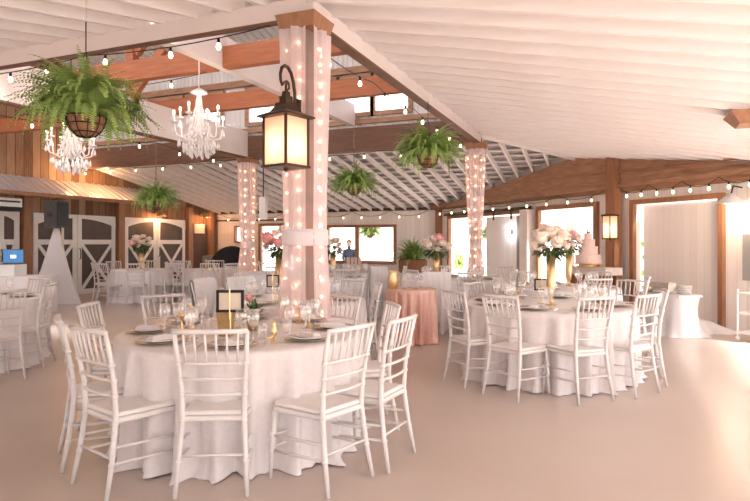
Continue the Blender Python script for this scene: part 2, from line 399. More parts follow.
for yy_ in (-1.2, 2.2, 5.6):
    m = MB(); m.box((3.38, yy_, 1.08), (.16,.16,2.16)); st(m.build('pillar', 'oak_wood'), 'timber post on the open right side')
# king post + braces on the left
m = MB(); m.box((-7.95, 8.05, 5.2), (.16,.16,2.9)); st(m.build('pillar', 'rust_wood'), 'upright timber standing on the deep white beam')
for sx in (-1, 1):
    m = MB(); m.bar((-7.95+sx*.1, 8.05, 4.95) if sx < 0 else (-7.95+.1, 8.05, 4.75), (-7.95+sx*1.05, 8.05, 5.95) if sx < 0 else (-7.0, 8.05, 5.7), .1, .12)
    tag(m.build('timber_brace', 'rust_wood'), 'rust coloured brace leaning %s the upright timber' % ('left from' if sx < 0 else 'right from'), 'brace')
m = MB(); m.bar((-7.95,8.0,3.95), (-7.2,8.0,4.75), .1, .14); tag(m.build('timber_brace', 'rust_wood'), 'lower rust coloured brace at the foot of the upright timber', 'brace')
m = MB(); m.bar((-9.5,7.0,4.17), (-9.0,7.0,6.6), .12, .14); tag(m.build('timber_brace', 'rust_wood'), 'steep rust coloured brace above the big fern', 'brace')
# angled wall beam: bottom z 2.47, top follows roofs
def awm(s, off, z): return tuple(aw(s, z, off))
m = MB()
for off0, off1, zb, dz in ((.02, .16, 2.56, -.02), (.02, .22, 2.47, None)):
    prof = [0.0, SH, SE]
    if dz is None:
        m.poly([awm(0,off0,2.47), awm(SE,off0,2.47), awm(SE,off0,2.57), awm(0,off0,2.57)], Vector((-.70711,-.70711,0))*(off1-off0))
    else:
        tp = [(s, ztop(s)-.20) for s in prof]
        m.poly([awm(0,off0,zb), awm(SE,off0,zb)] + [awm(s,off0,z) for s, z in reversed(tp)], Vector((-.70711,-.70711,0))*(off1-off0))
o = m.build('roof_beam', 'oak_beam'); st(o, 'brown header beam along the top of the angled wall')
# ledge line board
m = MB(); m.bar(aw(SH-.3, 2.84, .20), aw(SE, 2.66, .20), .03, .03); trim(m, 'oak_wood', 'narrow strip along the header beam')
# wall post at angled wall
def apost(s, w, ztp, label, off=.0, dep=.16):
    m = MB(); c = aw(s, ztp/2, off+dep/2); m.box(c, (w, dep, ztp), AR); return st(m.build('pillar', 'oak_wood'), label)
s613 = s_of(621.5)
apost(s613, .23, 3.08, 'broad brown timber post carrying the wall sconce', .1, .2)
apost(s_of(441), .16, 2.5, 'brown timber post in the far corner')
# door/ window frames on the angled wall
def aframe(name, h, w=.1, label=None, bottom=False, mtl='oak_wood'):
    m = MB(); a, b, za, zb = h
    for s in (a-w/2, b+w/2): m.box(aw(s, (za+zb+w)/2, .04), (w, .09, zb-za+w), AR)
    m.box(aw((a+b)/2, zb+w/2, .04), (b-a, .09, w), AR)
    if bottom: m.box(aw((a+b)/2, za-w/2, .04), (b-a+2*w, .09, w), AR)
    return st(m.build(name, mtl), label)
aframe('door_1', O3, .085, 'brown framed doorway closed by white planks beside the serving table')
aframe('door_2', O2, .1, 'brown framed doorway behind the cake')
aframe('door_3', O1, .1, 'brown framed doorway behind the far right draped post')
# white plank sliding door in O3 (behind wall plane) leaving a gap at its left
def panel(name, s0, s1, z0, z1, off, mtl, t=.04):
    m = MB(); m.box((0,0,(z1-z0)/2), (s1-s0, t, z1-z0)); p = aw((s0+s1)/2, z0, off); return m.build(name, mtl, loc=p, rz=AR)
tag(panel('sliding_door', s_of(638), s_of(723), .02, 2.14, -.16, 'white_planks'), 'white plank sliding door closing the brown framed doorway', 'door')
m = MB()
# grey-white sliding door with rail at O1
sd = thing('sliding_door', 'tall white sliding door hung on a black rail', 'door', aw(s_of(507), 0, .1), AR)
m = MB(); wdt = s_of(528)-s_of(492); m.box((0,0,1.05), (wdt,.04,2.06)); m.build('door_panel', 'white_planks', sd)
m = MB(); m.box((wdt/2-.08,-.03,1.05), (.14,.05,2.06)); m.build('door_stile', 'grey_paint', sd)
for i in (-1,1):
    m = MB(); m.box((i*wdt*.25,-.05,2.1), (.05,.02,.22)); m.build('hanger', 'black_metal', sd)
m = MB(); m.bar(aw(s_of(448), 2.24, .14), aw(s_of(536), 2.24, .14), .03, .08); tag(m.build('door_rail', 'black_metal'), 'black sliding rail above the tall white door', 'rail')
m = MB(); m.box((0,0,1.1), (.3,.22,2.2)); tag(m.build('wall_pier', 'white_wood', loc=aw(s_of(531), 0, .12), rz=AR), 'pale pier between the sliding door and the cake doorway', 'pier')
# bright spotlight near sliding door
sp = thing('spotlight', 'small glaring white lamp in front of the tall sliding door', 'lamp', aw(s_of(516), zz(232, d_of(516)), .22), AR)
m = MB(); m.ball((0,-.03,0), .045, 12); m.build('bulb', 'spot_glow', sp); m = MB(); m.tube([(0,0,0),(0,.12,0)], .05, 12); m.build('housing', 'white_plastic', sp)
# back wall frames
def bframe(name, h, w, label, mtl='oak_wood', bottom=True):
    m = MB(); a, b, za, zb = h
    for x in (a-w/2, b+w/2): m.box((x, YW-.03, (za+zb)/2), (w, .1, zb-za+2*w))
    m.box(((a+b)/2, YW-.03, zb+w/2), (b-a, .1, w))
    if bottom: m.box(((a+b)/2, YW-.03, za-w/2), (b-a, .1, w))
    return st(m.build(name, mtl), label)
w7 = bframe('window_7', bh[0], .09, 'wide open serving window framed in brown timber'); 
bframe('door_4', bh[1], .1, 'bright doorway at the far end beside the left draped post', bottom=False); bframe('window_8', bh[2], .06, 'small bright window at the far end')
m = MB(); m.box((-7.93, YW-.02, 1.35), (.14,.1,1.1)); trim(m, 'oak_beam', 'brown mullion post in the serving window')
m = MB(); m.box((-7.8, YW-.14, .72), (2.5,.3,.05)); trim(m, 'oak_wood', 'counter shelf under the serving window')
m = MB(); m.box(((XL+OX)/2, YW-.05, 2.48), (OX-XL, .1, .09)); trim(m, 'dark_wood', 'dark strip where the far roof meets the wall')
m = MB(); m.box(((XL-10.1)/2, YW-.04, 2.2), (-10.1-XL, .08, .05)); trim(m, 'dark_wood', 'thin dark rail across the far wall')
# left wall: door pairs
def xleft(px):
    t = (px-375)/F; return XL*(CT+ST*t)/(CT*t-ST)
def barn_pair(y0, y1, n, label):
    w = (y1-y0); H = 2.16; root = st(thing('door_%d' % n, label, 'door', (XL+.06, (y0+y1)/2, 0), pi/2), label)
    del root['category']
    # local x along -? rotate so local +x = +Y ; local -y faces room (+X)
    for k in (0, 1):
        lw = w/2; cx = (-w/4, w/4)[k]
        m = MB(); m.box((cx, 0, H/2), (lw-.02, .04, H)); lf = m.build('door_leaf', 'door_panel', root)
        f = MB(); b = .13
        f.box((cx-lw/2+b/2+.01, -.03, H/2), (b,.03,H)); f.box((cx+lw/2-b/2-.01, -.03, H/2), (b,.03,H))
        f.box((cx,-.03,b/2), (lw-2*b-.02,.026,b)); f.box((cx,-.03,1.42), (lw-2*b-.02,.026,b))
        # arched head
        n_ = 10; top = []
        for i in range(n_+1):
            u = -1 + 2*i/n_; uu = (u + (-1 if k == 0 else 1))/2   # one arch spans both leaves? each leaf rises to the middle
            top.append((cx+u*(lw/2-.01), -.052, H-.10-.22*abs(uu)**2.2))
        f.poly([(cx-lw/2+.01,-.052,H),(cx+lw/2-.01,-.052,H)] + top[::-1], (0,.045,0))
        f.build('door_frame', 'door_white', lf)
        x0_, x1_ = cx-lw/2+b, cx+lw/2-b
        for a, c in (((x0_,1.38),(x1_,.1)), ((x0_,.1),(x1_,1.38))):
            g = MB(); g.bar((a[0],-.035,a[1]), (c[0],-.035,c[1]), .03, .085, (0,0,1)); g.build('door_brace', 'door_white', lf)
    h = MB(); h.tube([(.06,-.06,.95),(.06,-.1,1.0),(.06,-.1,1.2),(.06,-.06,1.25)], .012); h.build('door_handle', 'black_metal', root)
    return root
barn_pair(xleft(-28), xleft(17), 5, 'white braced barn doors behind the laptop table')
barn_pair(xleft(30), xleft(113), 6, 'white braced barn doors behind the speaker stand')
barn_pair(xleft(122), xleft(183), 7, 'white braced barn doors behind the far round table')
for px in (23.5, 117.5, 187, 208):
    m = MB(); yy = xleft(px); m.box((XL+.1, yy, 1.3), (.16, .22, 2.6)); st(m.build('pillar', 'oak_wood'), 'brown timber post %s' % {23.5:'between the laptop doors and speaker doors',117.5:'between the speaker doors and far doors',187:'right of the far barn doors',208:'in the far left corner'}[px])
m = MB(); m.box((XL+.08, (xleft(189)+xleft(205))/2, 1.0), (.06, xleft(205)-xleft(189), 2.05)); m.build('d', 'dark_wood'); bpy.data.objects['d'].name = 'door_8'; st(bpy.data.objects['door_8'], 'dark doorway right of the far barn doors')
m = MB(); m.box((XL+.14, xleft(196), 1.88), (.03, .55, .32)); tag(m.build('notice_board', 'card'), 'cream board hanging in the dark doorway of the brown wall', 'sign')
# awning
a0, a1 = 7.0, xleft(160)
m = MB(); n = int((a1-a0)/.22)
pf = []
for i in range(n):
    p = (a1-a0)/n; y = a0+i*p; pf += [(y,0),(y+p*.85,0),(y+p*.9,.025),(y+p*.95,.025)]
pf.append((a1,0)); vs = []; fs = []
for y, dz in pf: vs += [(XL+.02,y,3.05+dz),(XL+.85,y,2.60+dz)]
for i in range(len(pf)-1): fs.append((2*i,2*i+2,2*i+3,2*i+1))
m.add(vs, fs)
aw_ = thing('awning', 'long ribbed metal awning over the barn doors', 'awning', (0,0,0)); m.build('metal_sheet', 'awning', aw_)
m = MB(); m.box((XL+.83,(a0+a1)/2,2.555), (.05,a1-a0,.09)); m.build('fascia', 'oak_wood', aw_)
for y in (a0+.05, (a0+a1)/2, a1-.05): m = MB(); m.bar((XL+.03,y,2.5),(XL+.8,y,2.57), .06, .06); m.build('bracket', 'oak_wood', aw_)
# barn lamps under awning end
def barn_lamp(loc, rz, label):
    t = thing('wall_lamp', label, 'lamp', loc, rz, )
    m = MB(); m.tube([(0,0,0),(0,-.12,.12),(0,-.28,.1),(0,-.32,.0)], .012); m.build('arm', 'black_metal', t)
    m = MB(); m.lathe([(.04,.02),(.07,-.02),(.16,-.12)], 16, (0,-.32,0)); m.build('lamp_shade', 'gold', t, True)
    m = MB(); m.ball((0,-.32,-.08), .04); m.build('bulb', 'bulb_glow', t)
    l = bpy.data.lights.new('lamp', 'POINT'); l.energy = 14; l.color = (1,.5,.22); l.shadow_soft_size = .06
    lo = bpy.data.objects.new('lamp_light', l); COL.objects.link(lo); lo.parent = t; lo.location = (0,-.36,-.2)
barn_lamp((XL+.02, xleft(153), 2.35), pi/2, 'gold shaded barn lamp over the far barn doors')
barn_lamp((XL+.02, xleft(199), 2.40), pi/2, 'gold shaded barn lamp over the dark doorway')
for px in (66, 92):
    l = bpy.data.lights.new('awning_light', 'POINT'); l.energy = 16; l.color = (1,.55,.25); l.shadow_soft_size = .1
    lo = bpy.data.objects.new('awning_light', l); COL.objects.link(lo); lo.location = (XL+.6, xleft(px)-.1, 3.25)
# ------------------------------------------------------------------ string lights
def catenary(a, b, n, sag):
    a = Vector(a); b = Vector(b)
    return [a.lerp(b, i/n) - Vector((0,0,sag*4*(i/n)*(1-i/n))) for i in range(n+1)]
bulb_sock = MB().lathe([(.0,.0),(.013,0),(.015,-.035),(.012,-.048)], 8); _bs = bulb_sock.build('socket_proto', 'black_metal', smooth=True, loc=(0,0,0)); BS = _bs.data; COL.objects.unlink(_bs)
bg = MB().lathe([(.011,-.045),(.019,-.065),(.023,-.085),(.016,-.105),(.001,-.113)], 10); _bg = bg.build('bulb_proto', 'bulb_glow', smooth=True, loc=(0,0,0)); BG = _bg.data; COL.objects.unlink(_bg)
def string_light(pts, spans, label, bulbs_per=2, sag=.10):
    t = thing('string_light', label, 'string light', pts[0], 0, 'festoon bulb strings on the beams'); o = Vector(pts[0])
    w = MB(); line = []
    for a, b in zip(pts[:-1], pts[1:]):
        a = Vector(a); b = Vector(b)
        for k in range(spans):
            p = catenary(a.lerp(b, k/spans), a.lerp(b, (k+1)/spans), 8, sag); line += p[:-1]
            for j in range(bulbs_per):
                q = p[int((j+.5)/bulbs_per*8)]
                s = bpy.data.objects.new('bulb', BG); COL.objects.link(s); s.parent = t; s.location = q-o
                u = bpy.data.objects.new('socket', BS); COL.objects.link(u); u.parent = s; u.location = (0,0,0)
    line.append(Vector(pts[-1])); w.tube([p-o for p in line], .006, 5); w.build('cord', 'black_metal', t)
    return t
string_light([(-9.6,YF-.1,3.36),(XB-.3,YF-.1,3.36)], 3, 'festoon string along the front white beam above the big fern', 3, .05)
string_light([(XB-.16,YF+.4,3.36),(XB-.14,YB-.3,3.36)], 4, 'festoon string along the right white beam above the hanging fern', 2, .05)
string_light([(XL+.3,YB-.2,3.34),(X2-.2,YB-.2,3.34)], 3, 'festoon string under the deep brown beam by the green basket', 2, .06)
string_light([(X2+.2,YB-.2,3.34),(XB-.3,YB-.2,3.34)], 3, 'festoon string under the deep brown beam between the draped posts', 2, .06)
string_light([(X2-.18,YF,3.30),(X2-.18,YB-.5,3.34)], 3, 'festoon string under the deep white beam', 2, .08)
string_light([(XL+.3,YW-.2,2.42),(OX-.2,YW-.2,2.42)], 6, 'festoon string looped along the far end wall', 2, .16)
string_light([aw(.3,2.44,.25),aw(s613-.2,2.44,.25)], 5, 'festoon string on the header beam above the cake doorway', 2, .12)
string_light([aw(s613+.2,2.46,.25),aw(SE-1,2.46,.25)], 5, 'festoon string on the header beam above the plank door', 2, .12)
string_light([(-12.9,6.85,3.84),(-5.4,6.85,3.84)], 3, 'festoon string hung on the rust coloured tie beam', 2, .06)
# ------------------------------------------------------------------ draped posts
_fb = MB().ball((0,0,0), .0125, 6).build('fairy_proto', 'fairy_glow', smooth=True, loc=(0,0,0)); FB = _fb.data; COL.objects.unlink(_fb)
tie_a = atan2(-YF, -XB) - .42
def drape_post(x, y, rad, ztie, rt, rb, label, n_b, seed, gap=None, ztop=3.33, tie=.0, floor_r=.3):
    rr = random.Random(seed)
    m = MB(); m.box((x, y, ztop/2+.01), (.15,.15,ztop+.02)); st(m.build('pillar', 'taupe_post'), label[0])
    c = thing('post_cap', label[3], 'post cap', (x, y, 3.285 if y < 9 else 3.26))
    m = MB(); z0 = 0; s0 = .165; s1 = .195
    h = .12
    m.add([(-s0,-s0,0),(s0,-s0,0),(s0,s0,0),(-s0,s0,0),(-s1,-s1,h),(s1,-s1,h),(s1,s1,h),(-s1,s1,h)], [(0,3,2,1),(4,5,6,7),(0,1,5,4),(1,2,6,5),(2,3,7,6),(3,0,4,7)])
    m.build('cap_block', 'oak_wood', c)
    zt = c.location.z
    d = thing('curtain', label[1], 'curtain', (x, y, 0)); 
    # panels separated by gaps; folds deepen with height fraction
    def panel_mesh(a0, a1):
        m = MB(); na = max(24, int((a1-a0)/(2*pi)*150)); nz = 26; vs = []; fs = []
        ph = rr.random()*6
        for i in range(nz+1):
            z = .02 + (zt-.02)*i/nz
            # radius profile
            if z > ztie: u = (z-ztie)/(zt-ztie); base = rt + (rad-rt)*min(1, u**.55)
            else: u = (ztie-z)/ztie; base = rt + (rb-rt)*u**.8
            sq = 1.
            for j in range(na+1):
                a = a0 + (a1-a0)*j/na
                am = .10*base/.2*.2
                k = 9
                f = sin(k*a+ph+.35*sin(3*z+ph)) + .45*sin(2.3*k*a+1.7*ph+.6*z) + .35*sin(3*a+z*1.3+ph)
                amp = .020*(.6+.8*abs(z-ztie)/2)
                # squarish plan
                sqf = 1/(max(abs(cos(a)), abs(sin(a)))**.35)
                r = base*sqf*.93 + amp*f
                vs.append((r*cos(a), r*sin(a), z))
        for i in range(nz):
            for j in range(na):
                p = i*(na+1)+j; fs.append((p, p+1, p+na+2, p+na+1))
        m.add(vs, fs); return m
    if gap:
        g0, g1 = gap; cuts = [(g1, g0+2*pi)]
    else: cuts = [(0, 2*pi)]
    for k, (a0, a1) in enumerate(cuts):
        mid = (a0+a1)/2
        panel_mesh(a0, mid).build('curtain_panel', 'drape', d, True); panel_mesh(mid, a1).build('curtain_panel', 'drape', d, True)
    m = MB(); prof = []
    for i, (dr, dz) in enumerate(((.0,-.075),(.018,-.065),(.014,-.03),(.020,.0),(.015,.035),(.018,.06),(.0,.075))): prof.append((rt*1.06+dr, ztie+dz))
    m.lathe(prof, 40); tb = m.build('tie_band', 'tie', d, True)
    # fairy lights: vertical strands between post and cloth
    f = thing('fairy_light_string', label[2], 'fairy lights', (x, y, 0), 0, 'fairy light strings on the posts')
    ns = 5; per = n_b//ns; w = MB()
    for s in range(ns):
        a = 2*pi*s/ns + tie_a + rr.random()*.15; pts = []
        for q in range(per):
            z = .08 + (zt-.12)*(q+rr.random()*.5)/per
            if z > ztie: u = (z-ztie)/(zt-ztie); base = rt + (rad-rt)*min(1, u**.55)
            else: u = (ztie-z)/ztie; base = rt + (rb-rt)*u**.8
            r = base*.86+.002; aa = a + .07*sin(z*5+s)
            p = (r*cos(aa), r*sin(aa), z); pts.append(p)
            b = bpy.data.objects.new('bulb', FB); COL.objects.link(b); b.parent = f; b.location = p
            if y > 9: b.scale = (1.3,)*3
        w.tube(pts, .002, 4)
    w.build('wire', 'white_plastic', f)
    for z in ():
        l = bpy.data.lights.new('glow', 'POINT'); l.energy = 3.2; l.color = (1,.45,.28); l.shadow_soft_size = .05
        lo = bpy.data.objects.new('glow_light', l); COL.objects.link(lo); lo.parent = f; lo.location = (-.08 if z != 1.9 else .08, -.13, z)
# camera-facing direction angle at P1 (towards camera)
def facing(x, y): return atan2(-y, -x)
a = facing(XB, YF)
drape_post(XB, YF, .19, 1.46, .18, .25, ('near square timber post under the sheer drapes','sheer pink lit drape around the nearest post, tied with a white band','fairy lights inside the drape of the nearest post','brown flared cap on the post beside the big lantern'), 100, 3, (a+.02, a+.34), tie=1)
drape_post(XB, YB, .19, 1.35, .10, .24, ('far right timber post under the sheer drapes','sheer drape gathered at mid height on the post behind the right hand round table','fairy lights inside the gathered drape left of the sliding door','brown flared cap on the gathered post left of the sliding door'), 84, 4, ztop=3.36)
drape_post(X2, YB, .19, 1.35, .15, .27, ('far left timber post under the sheer drapes','sheer drape on the distant post below the second chandelier','fairy lights inside the drape below the second chandelier','brown flared cap on the post below the second chandelier'), 84, 5, ztop=3.36)
# ------------------------------------------------------------------ lanterns
def lantern(loc, rz, w, h, label, scroll=True, light=18, flat=False):
    t = thing('lantern', label, 'lantern', loc, rz)
    m = MB(); m.box((0,0,-h/2), (w*.92,w*.92,h*.98)); 
    g = MB()
    for sx, sy in ((0,-1),(0,1),(1,0),(-1,0)):
        g.box((sx*w*.46, sy*w*.46, -h/2), (w*.9 if sx == 0 else .006, .006 if sx == 0 else w*.9, h*.96))
    g.build('glass_pane', 'frosted', t)
    q_ = MB(); q_.ball((0,0,-h*.45), w*.09, 10, 1.5); q_.build('bulb', 'lamp_core', t, True)
    for sx in (-1,1):
        for sy in (-1,1):
            p = MB(); p.box((sx*w*.48, sy*w*.48, -h/2), (w*.07,w*.07,h)); p.build('corner_bar', 'bronze', t)
    b = MB(); b.box((0,0,-h), (w*1.08,w*1.08,h*.05)); b.ball((0,0,-h-.02), .02); b.build('base', 'bronze', t)
    r = MB(); q = w*.62
    prof = [(q*1.12,0.),(q*1.12,h*.03),(q*.62,h*.12),(q*.42,h*.24),(q*.40,h*.30),(q*.25,h*.31),(q*.25,h*.44),(q*.16,h*.45),(q*.14,h*.54)]
    s2 = sqrt(2)
    if flat: prof = [(q*1.02,0.),(q*1.02,h*.05),(q*.5,h*.09)]
    r.lathe([(a*s2*.93,z) for a,z in prof], 4); r.build('roof_cap', 'bronze', t)
    if light:
        l = bpy.data.lights.new('lantern', 'POINT'); l.energy = light; l.color = (1,.58,.38); l.shadow_soft_size = .08
        lo = bpy.data.objects.new('lantern_light', l); COL.objects.link(lo); lo.parent = t; lo.location = (0,0,-h*.62); l.shadow_soft_size = .03
    c = MB(); c.ball((0,-w*.47,-h*.45), w*.0+.001); 
    if scroll:
        s = MB(); pts = []
        # curl: from ring on cap up over to wall (local +y is toward post)
        for i in range(27):
            a = radians(-50 + i*12.2); rr_ = .115 + .0*i
            pts.append((-cos(a+pi)*0 + (.0), .09 - cos(a)*-.0 - rr_*cos(a)*1.0*(-1) - .0, h*.62 + .13 + rr_*sin(a)*1.25))
        s.tube(pts, [.006+.010*min(1, i/8) for i in range(len(pts))], 8)
        s.tube([(0,.30,h*.05),(0,.27,h*.55),(0,.22,h*.9)], .012, 8); s.box((0,.31,h*.2), (.09,.02,.24)); s.tube([(0,0,h*.5),(0,0,h*.62),(0,.03,h*.68)], .010, 8)
        s.build('scroll_bracket', 'bronze', t)
    return t
lx, ly = at(286, 4.80)
lan = lantern((lx, ly, zz(118, 4.80)), radians(-14.8),   .262, .40, 'large bronze lantern with glowing frosted panes on the nearest draped post', False, 3.6)
m = MB(); pts = []
# scroll bracket in the plane toward the post (camera right/back)
pd = Vector((XB-lx, YF-ly, 0)).normalized(); ang = atan2(pd.y, pd.x) - radians(-14.8)
dx, dy = cos(ang), sin(ang)
cd = Vector((cos(TH), sin(TH)))
for u, v in ((.03,.235),(.07,.26),(.06,.30),(.01,.305),(-.05,.275),(-.085,.25),(-.115,.28),(-.12,.33),(-.09,.385),(-.03,.42),(.04,.425),(.11,.40),(.165,.34),(.195,.26),(.21,.15),(.215,.03)):
    pts.append((dx*u, dy*u, v))
m.tube(pts, [.008+.007*min(1,i/10) for i in range(len(pts))], 8)
m.tube([(0,0,.16),(0,0,.27),(dx*.03,dy*.03,.30)], .010, 8)
m.box((dx*.255,dy*.255,.08), (.05,.05,.26))
m.build('scroll_bracket', 'bronze', lan, True)
def sconce(loc, rz, w, h, label):
    return lantern(loc, rz, w, h, label, False, 4, True)
p = aw(s613, zz(215, d_of(609))+.02, .48); sconce(tuple(P3(610, 216, 10.9)), AR, .19, .42, 'bronze wall sconce glowing on the broad timber post')
sc2 = thing('wall_lamp', 'white bell shaded lamp glowing at the end of the angled wall', 'lamp', aw(s_of(744), 2.08, .15), AR)
m = MB(); m.lathe([(.03,.10),(.08,.06),(.22,-.06)], 20, (0,-.15,0)); m.build('lamp_shade', 'white_plastic', sc2, True)
m = MB(); m.ball((0,-.15,-.03), .05); m.build('bulb', 'bulb_glow', sc2); m = MB(); m.tube([(0,.1,.2),(0,-.1,.22),(0,-.15,.08)], .012); m.build('arm', 'black_metal', sc2)
l = bpy.data.lights.new('w', 'POINT'); l.energy = 12; l.color = (1,.7,.45); l.shadow_soft_size = .1; lo = bpy.data.objects.new('lamp_light', l); COL.objects.link(lo); lo.parent = sc2; lo.location = (0,-.2,-.2)
# ------------------------------------------------------------------ chandeliers
_cr = MB().tube([(0,0,0),(0,0,-.03),(0,0,-.045),(0,0,-.07),(0,0,-.10),(0,0,-.125)], [.002,.002,.011,.016,.020,.001], 6).build('crystal_proto', 'crystal', loc=(0,0,0)); CRY = _cr.data; COL.objects.unlink(_cr)
def chandelier():
    t = thing('chandelier', 'x', 'chandelier', (0,0,0))
    m = MB(); m.lathe([(.001,.62),(.03,.61),(.11,.56),(.12,.54),(.04,.53),(.03,.50),(.045,.44),(.05,.36),(.035,.28),(.03,.12),(.06,.05),(.05,-.05),(.02,-.12),(.001,-.15)], 14); m.build('stem', 'crystal', t, True)
    m = MB(); m.tube([(0,0,.62),(0,0,1.05)], .008, 6); m.build('chain', 'white_plastic', t)
    for k in range(8):
        a = 2*pi*k/8+.2; rr_ = .34 if k%2 else .28; z = .10 if k%2 else .20
        c, s = cos(a), sin(a)
        m = MB(); m.tube([(c*.04,s*.04,0),(c*.16,s*.16,-.10),(c*rr_*.9,s*rr_*.9,-.05),(c*rr_,s*rr_,z)], .011, 6); ar = m.build('arm', 'crystal', t, True)
        m = MB(); m.lathe([(.012,z),(.045,z+.01),(.05,z+.025),(.016,z+.03),(.016,z+.11)], 10, (c*rr_,s*rr_,0)); m.build('candle_cup', 'crystal', ar, True)
        m = MB(); m.ball((c*rr_,s*rr_,z+.14), .016, 8, 2.0); m.build('bulb', 'candle_glow', ar, True)
        for (r2, z2, ln) in ((rr_, z-.02, .09), (rr_*.8, -.09, .10), (rr_*.55, -.14, .12)):
            for q in (-.12, .12):
                cr = bpy.data.objects.new('crystal_drop', CRY); COL.objects.link(cr); cr.parent = ar; cr.location = (cos(a+q)*r2, sin(a+q)*r2, z2)
    for r2, z2, n_, nm in ((.20,-.14,14,'bead_swag'), (.12,-.20,10,'bead_swag')):
        for k in range(n_):
            a = 2*pi*k/n_; cx, cy = cos(a)*r2, sin(a)*r2
            cr = bpy.data.objects.new('crystal_drop', CRY); COL.objects.link(cr); cr.parent = t; cr.location = (cx, cy, z2-.02*(k%2)+.02); cr.scale = (1.15,1.15,1.25)
            m = MB(); pts = [(cx*(1-q*.17), cy*(1-q*.17), z2+.03+q*.09+.01*(q-2)**2) for q in range(6)]
            rs = [.004,.011]*3; m.tube([Vector(pts[q//2]).lerp(Vector(pts[min(5,q//2+1)]), (q%2)*.5) for q in range(11)], [.010 if q%2==0 else .003 for q in range(11)], 5)
            m.build(nm, 'crystal', t)
    l = bpy.data.lights.new('c', 'POINT'); l.energy = 9; l.color = (1,.82,.65); l.shadow_soft_size = .25
    lo = bpy.data.objects.new('chandelier_light', l); COL.objects.link(lo); lo.parent = t; lo.location = (0,0,.35)
    return t
ch = chandelier()
dch = 8.2
place(ch, P3(199, 133, dch), 0, 'white crystal chandelier hanging clear in the centre bay', 'crystal chandeliers', 1.02)
place(ch, P3(71, 151, 8.6), .3, 'crystal chandelier partly hidden behind the big hanging fern', 'crystal chandeliers', .98)
for px, py, d in ((199, 75, dch), (71, 95, 8.6)):
    q = P3(px, py, d); m = MB(); m.tube([(q.x,q.y,q.z-.3),(q.x,q.y,5.9+.1)], .008, 6)
    tag(m.build('hanging_chain', 'black_metal'), 'thin chain holding %s chandelier' % ('the clear white' if px == 199 else 'the fern hidden'), 'chain')
# ------------------------------------------------------------------ ferns
def fern_foliage(n, L, rs, up=.85, w=.036, droop=1.75):
    rr = random.Random(rs); m = MB()
    for k in range(n):
        a = rr.random()*2*pi; el = rr.uniform(-.05, 1.35)*up+.15; ln = L*rr.uniform(.65, 1.1); dr = droop*rr.uniform(.6,1.3)
        steps = 13; p = Vector((cos(a)*.05, sin(a)*.05, 0)); prev = p; pts = [p]
        e = el + .35
        for i in range(steps):
            e -= dr*(.6+1.6*i/steps)/steps
            e = max(e, -1.45)
            p = p + Vector((cos(a)*cos(e), sin(a)*cos(e), sin(e)))*ln/steps; pts.append(p)
            a += rr.uniform(-.04,.04)
        sd = Vector((-sin(a), cos(a), 0))
        for i in range(1, steps+1):
            t = (pts[i]-pts[i-1]); tn = t.normalized(); fr = i/steps
            lw = w*1.6*sin(pi*min(1,(fr*.9+.12)))**.7*(1.05-fr*.55)
            nn = sd.cross(tn).normalized()
            for sg in (-1,1):
                for off in (0,.5):
                    b = pts[i-1] + t*off; tip = b + sd*sg*lw + tn*lw*.35 - Vector((0,0,lw*.25))
                    hw_ = .30*ln/steps
                    m.add([b-tn*hw_*.6, b+tn*hw_*.8, tip+tn*hw_*.25, tip-tn*hw_*.1], [(0,1,2,3)])
    return m
def hanging_fern(seed, n=120, L=.42, mtl='leaf'):
    t = thing('hanging_fern', 'x', 'hanging plant', (0,0,0))
    fern_foliage(n, L, seed).build('foliage', mtl, t)
    m = MB(); m.lathe([(.001,-.15),(.06,-.145),(.11,-.10),(.135,-.02),(.14,.0),(.08,.01),(.001,.01)], 20); bk = m.build('basket', 'coir', t, True)
    m = MB()
    for k in range(10):
        a = 2*pi*k/10; m.tube([(cos(a)*r, sin(a)*r, z) for r, z in ((.143,.0),(.139,-.04),(.115,-.10),(.065,-.148),(.01,-.156))], .004, 5)
    for r, z in ((.144,0),(.132,-.06),(.095,-.12)): m.tube([(cos(2*pi*i/24)*r, sin(2*pi*i/24)*r, z) for i in range(25)], .004, 5)
    m.build('wire_cage', 'black_metal', bk)
    m = MB()
    for k in range(3):
        a = 2*pi*k/3; m.tube([(cos(a)*.14,sin(a)*.14,0),(0,0,.5)], .003, 4)
    m.tube([(0,0,.5),(0,0,.72)], .005, 5); m.build('chain', 'black_metal', t)
    return t
f1 = hanging_fern(1, 330, .60)
def hang(px, py, d, size, label, seedrot):
    place(f1, P3(px, py, d), seedrot, label, 'hanging fern baskets', size)
hang(86, 117, 4.45, 1.0, 'big hanging fern in a coir basket below the front white beam', 0)
hang(428, 156, 7.2, .93, 'bright hanging fern with a small coir basket below the right white beam', 1.2)
hang(354, 187, 10.5, .95, 'hanging fern between the lantern post and the bright fern', 2.1)
hang(156, 202, 11.2, .95, 'hanging fern in front of the awning over the barn doors', 3.3)
for px, py, d, z1 in ((86,117,4.45,3.38),(428,156,7.2,3.38),(354,187,10.5,3.40),(156,199,11.2,3.37)):
    q = P3(px, py, d); m = MB(); m.tube([(q.x,q.y,q.z+.45),(q.x,q.y,z1+(.1 if px != 86 else .2))], .002, 5)
    tag(m.build('hanging_wire', 'silver'), 'thin wire holding %s' % {86:'the big fern below the front white beam',428:'the bright fern below the right white beam',354:'the fern beside the nearest draped post',156:'the fern in front of the awning'}[px], 'wire')
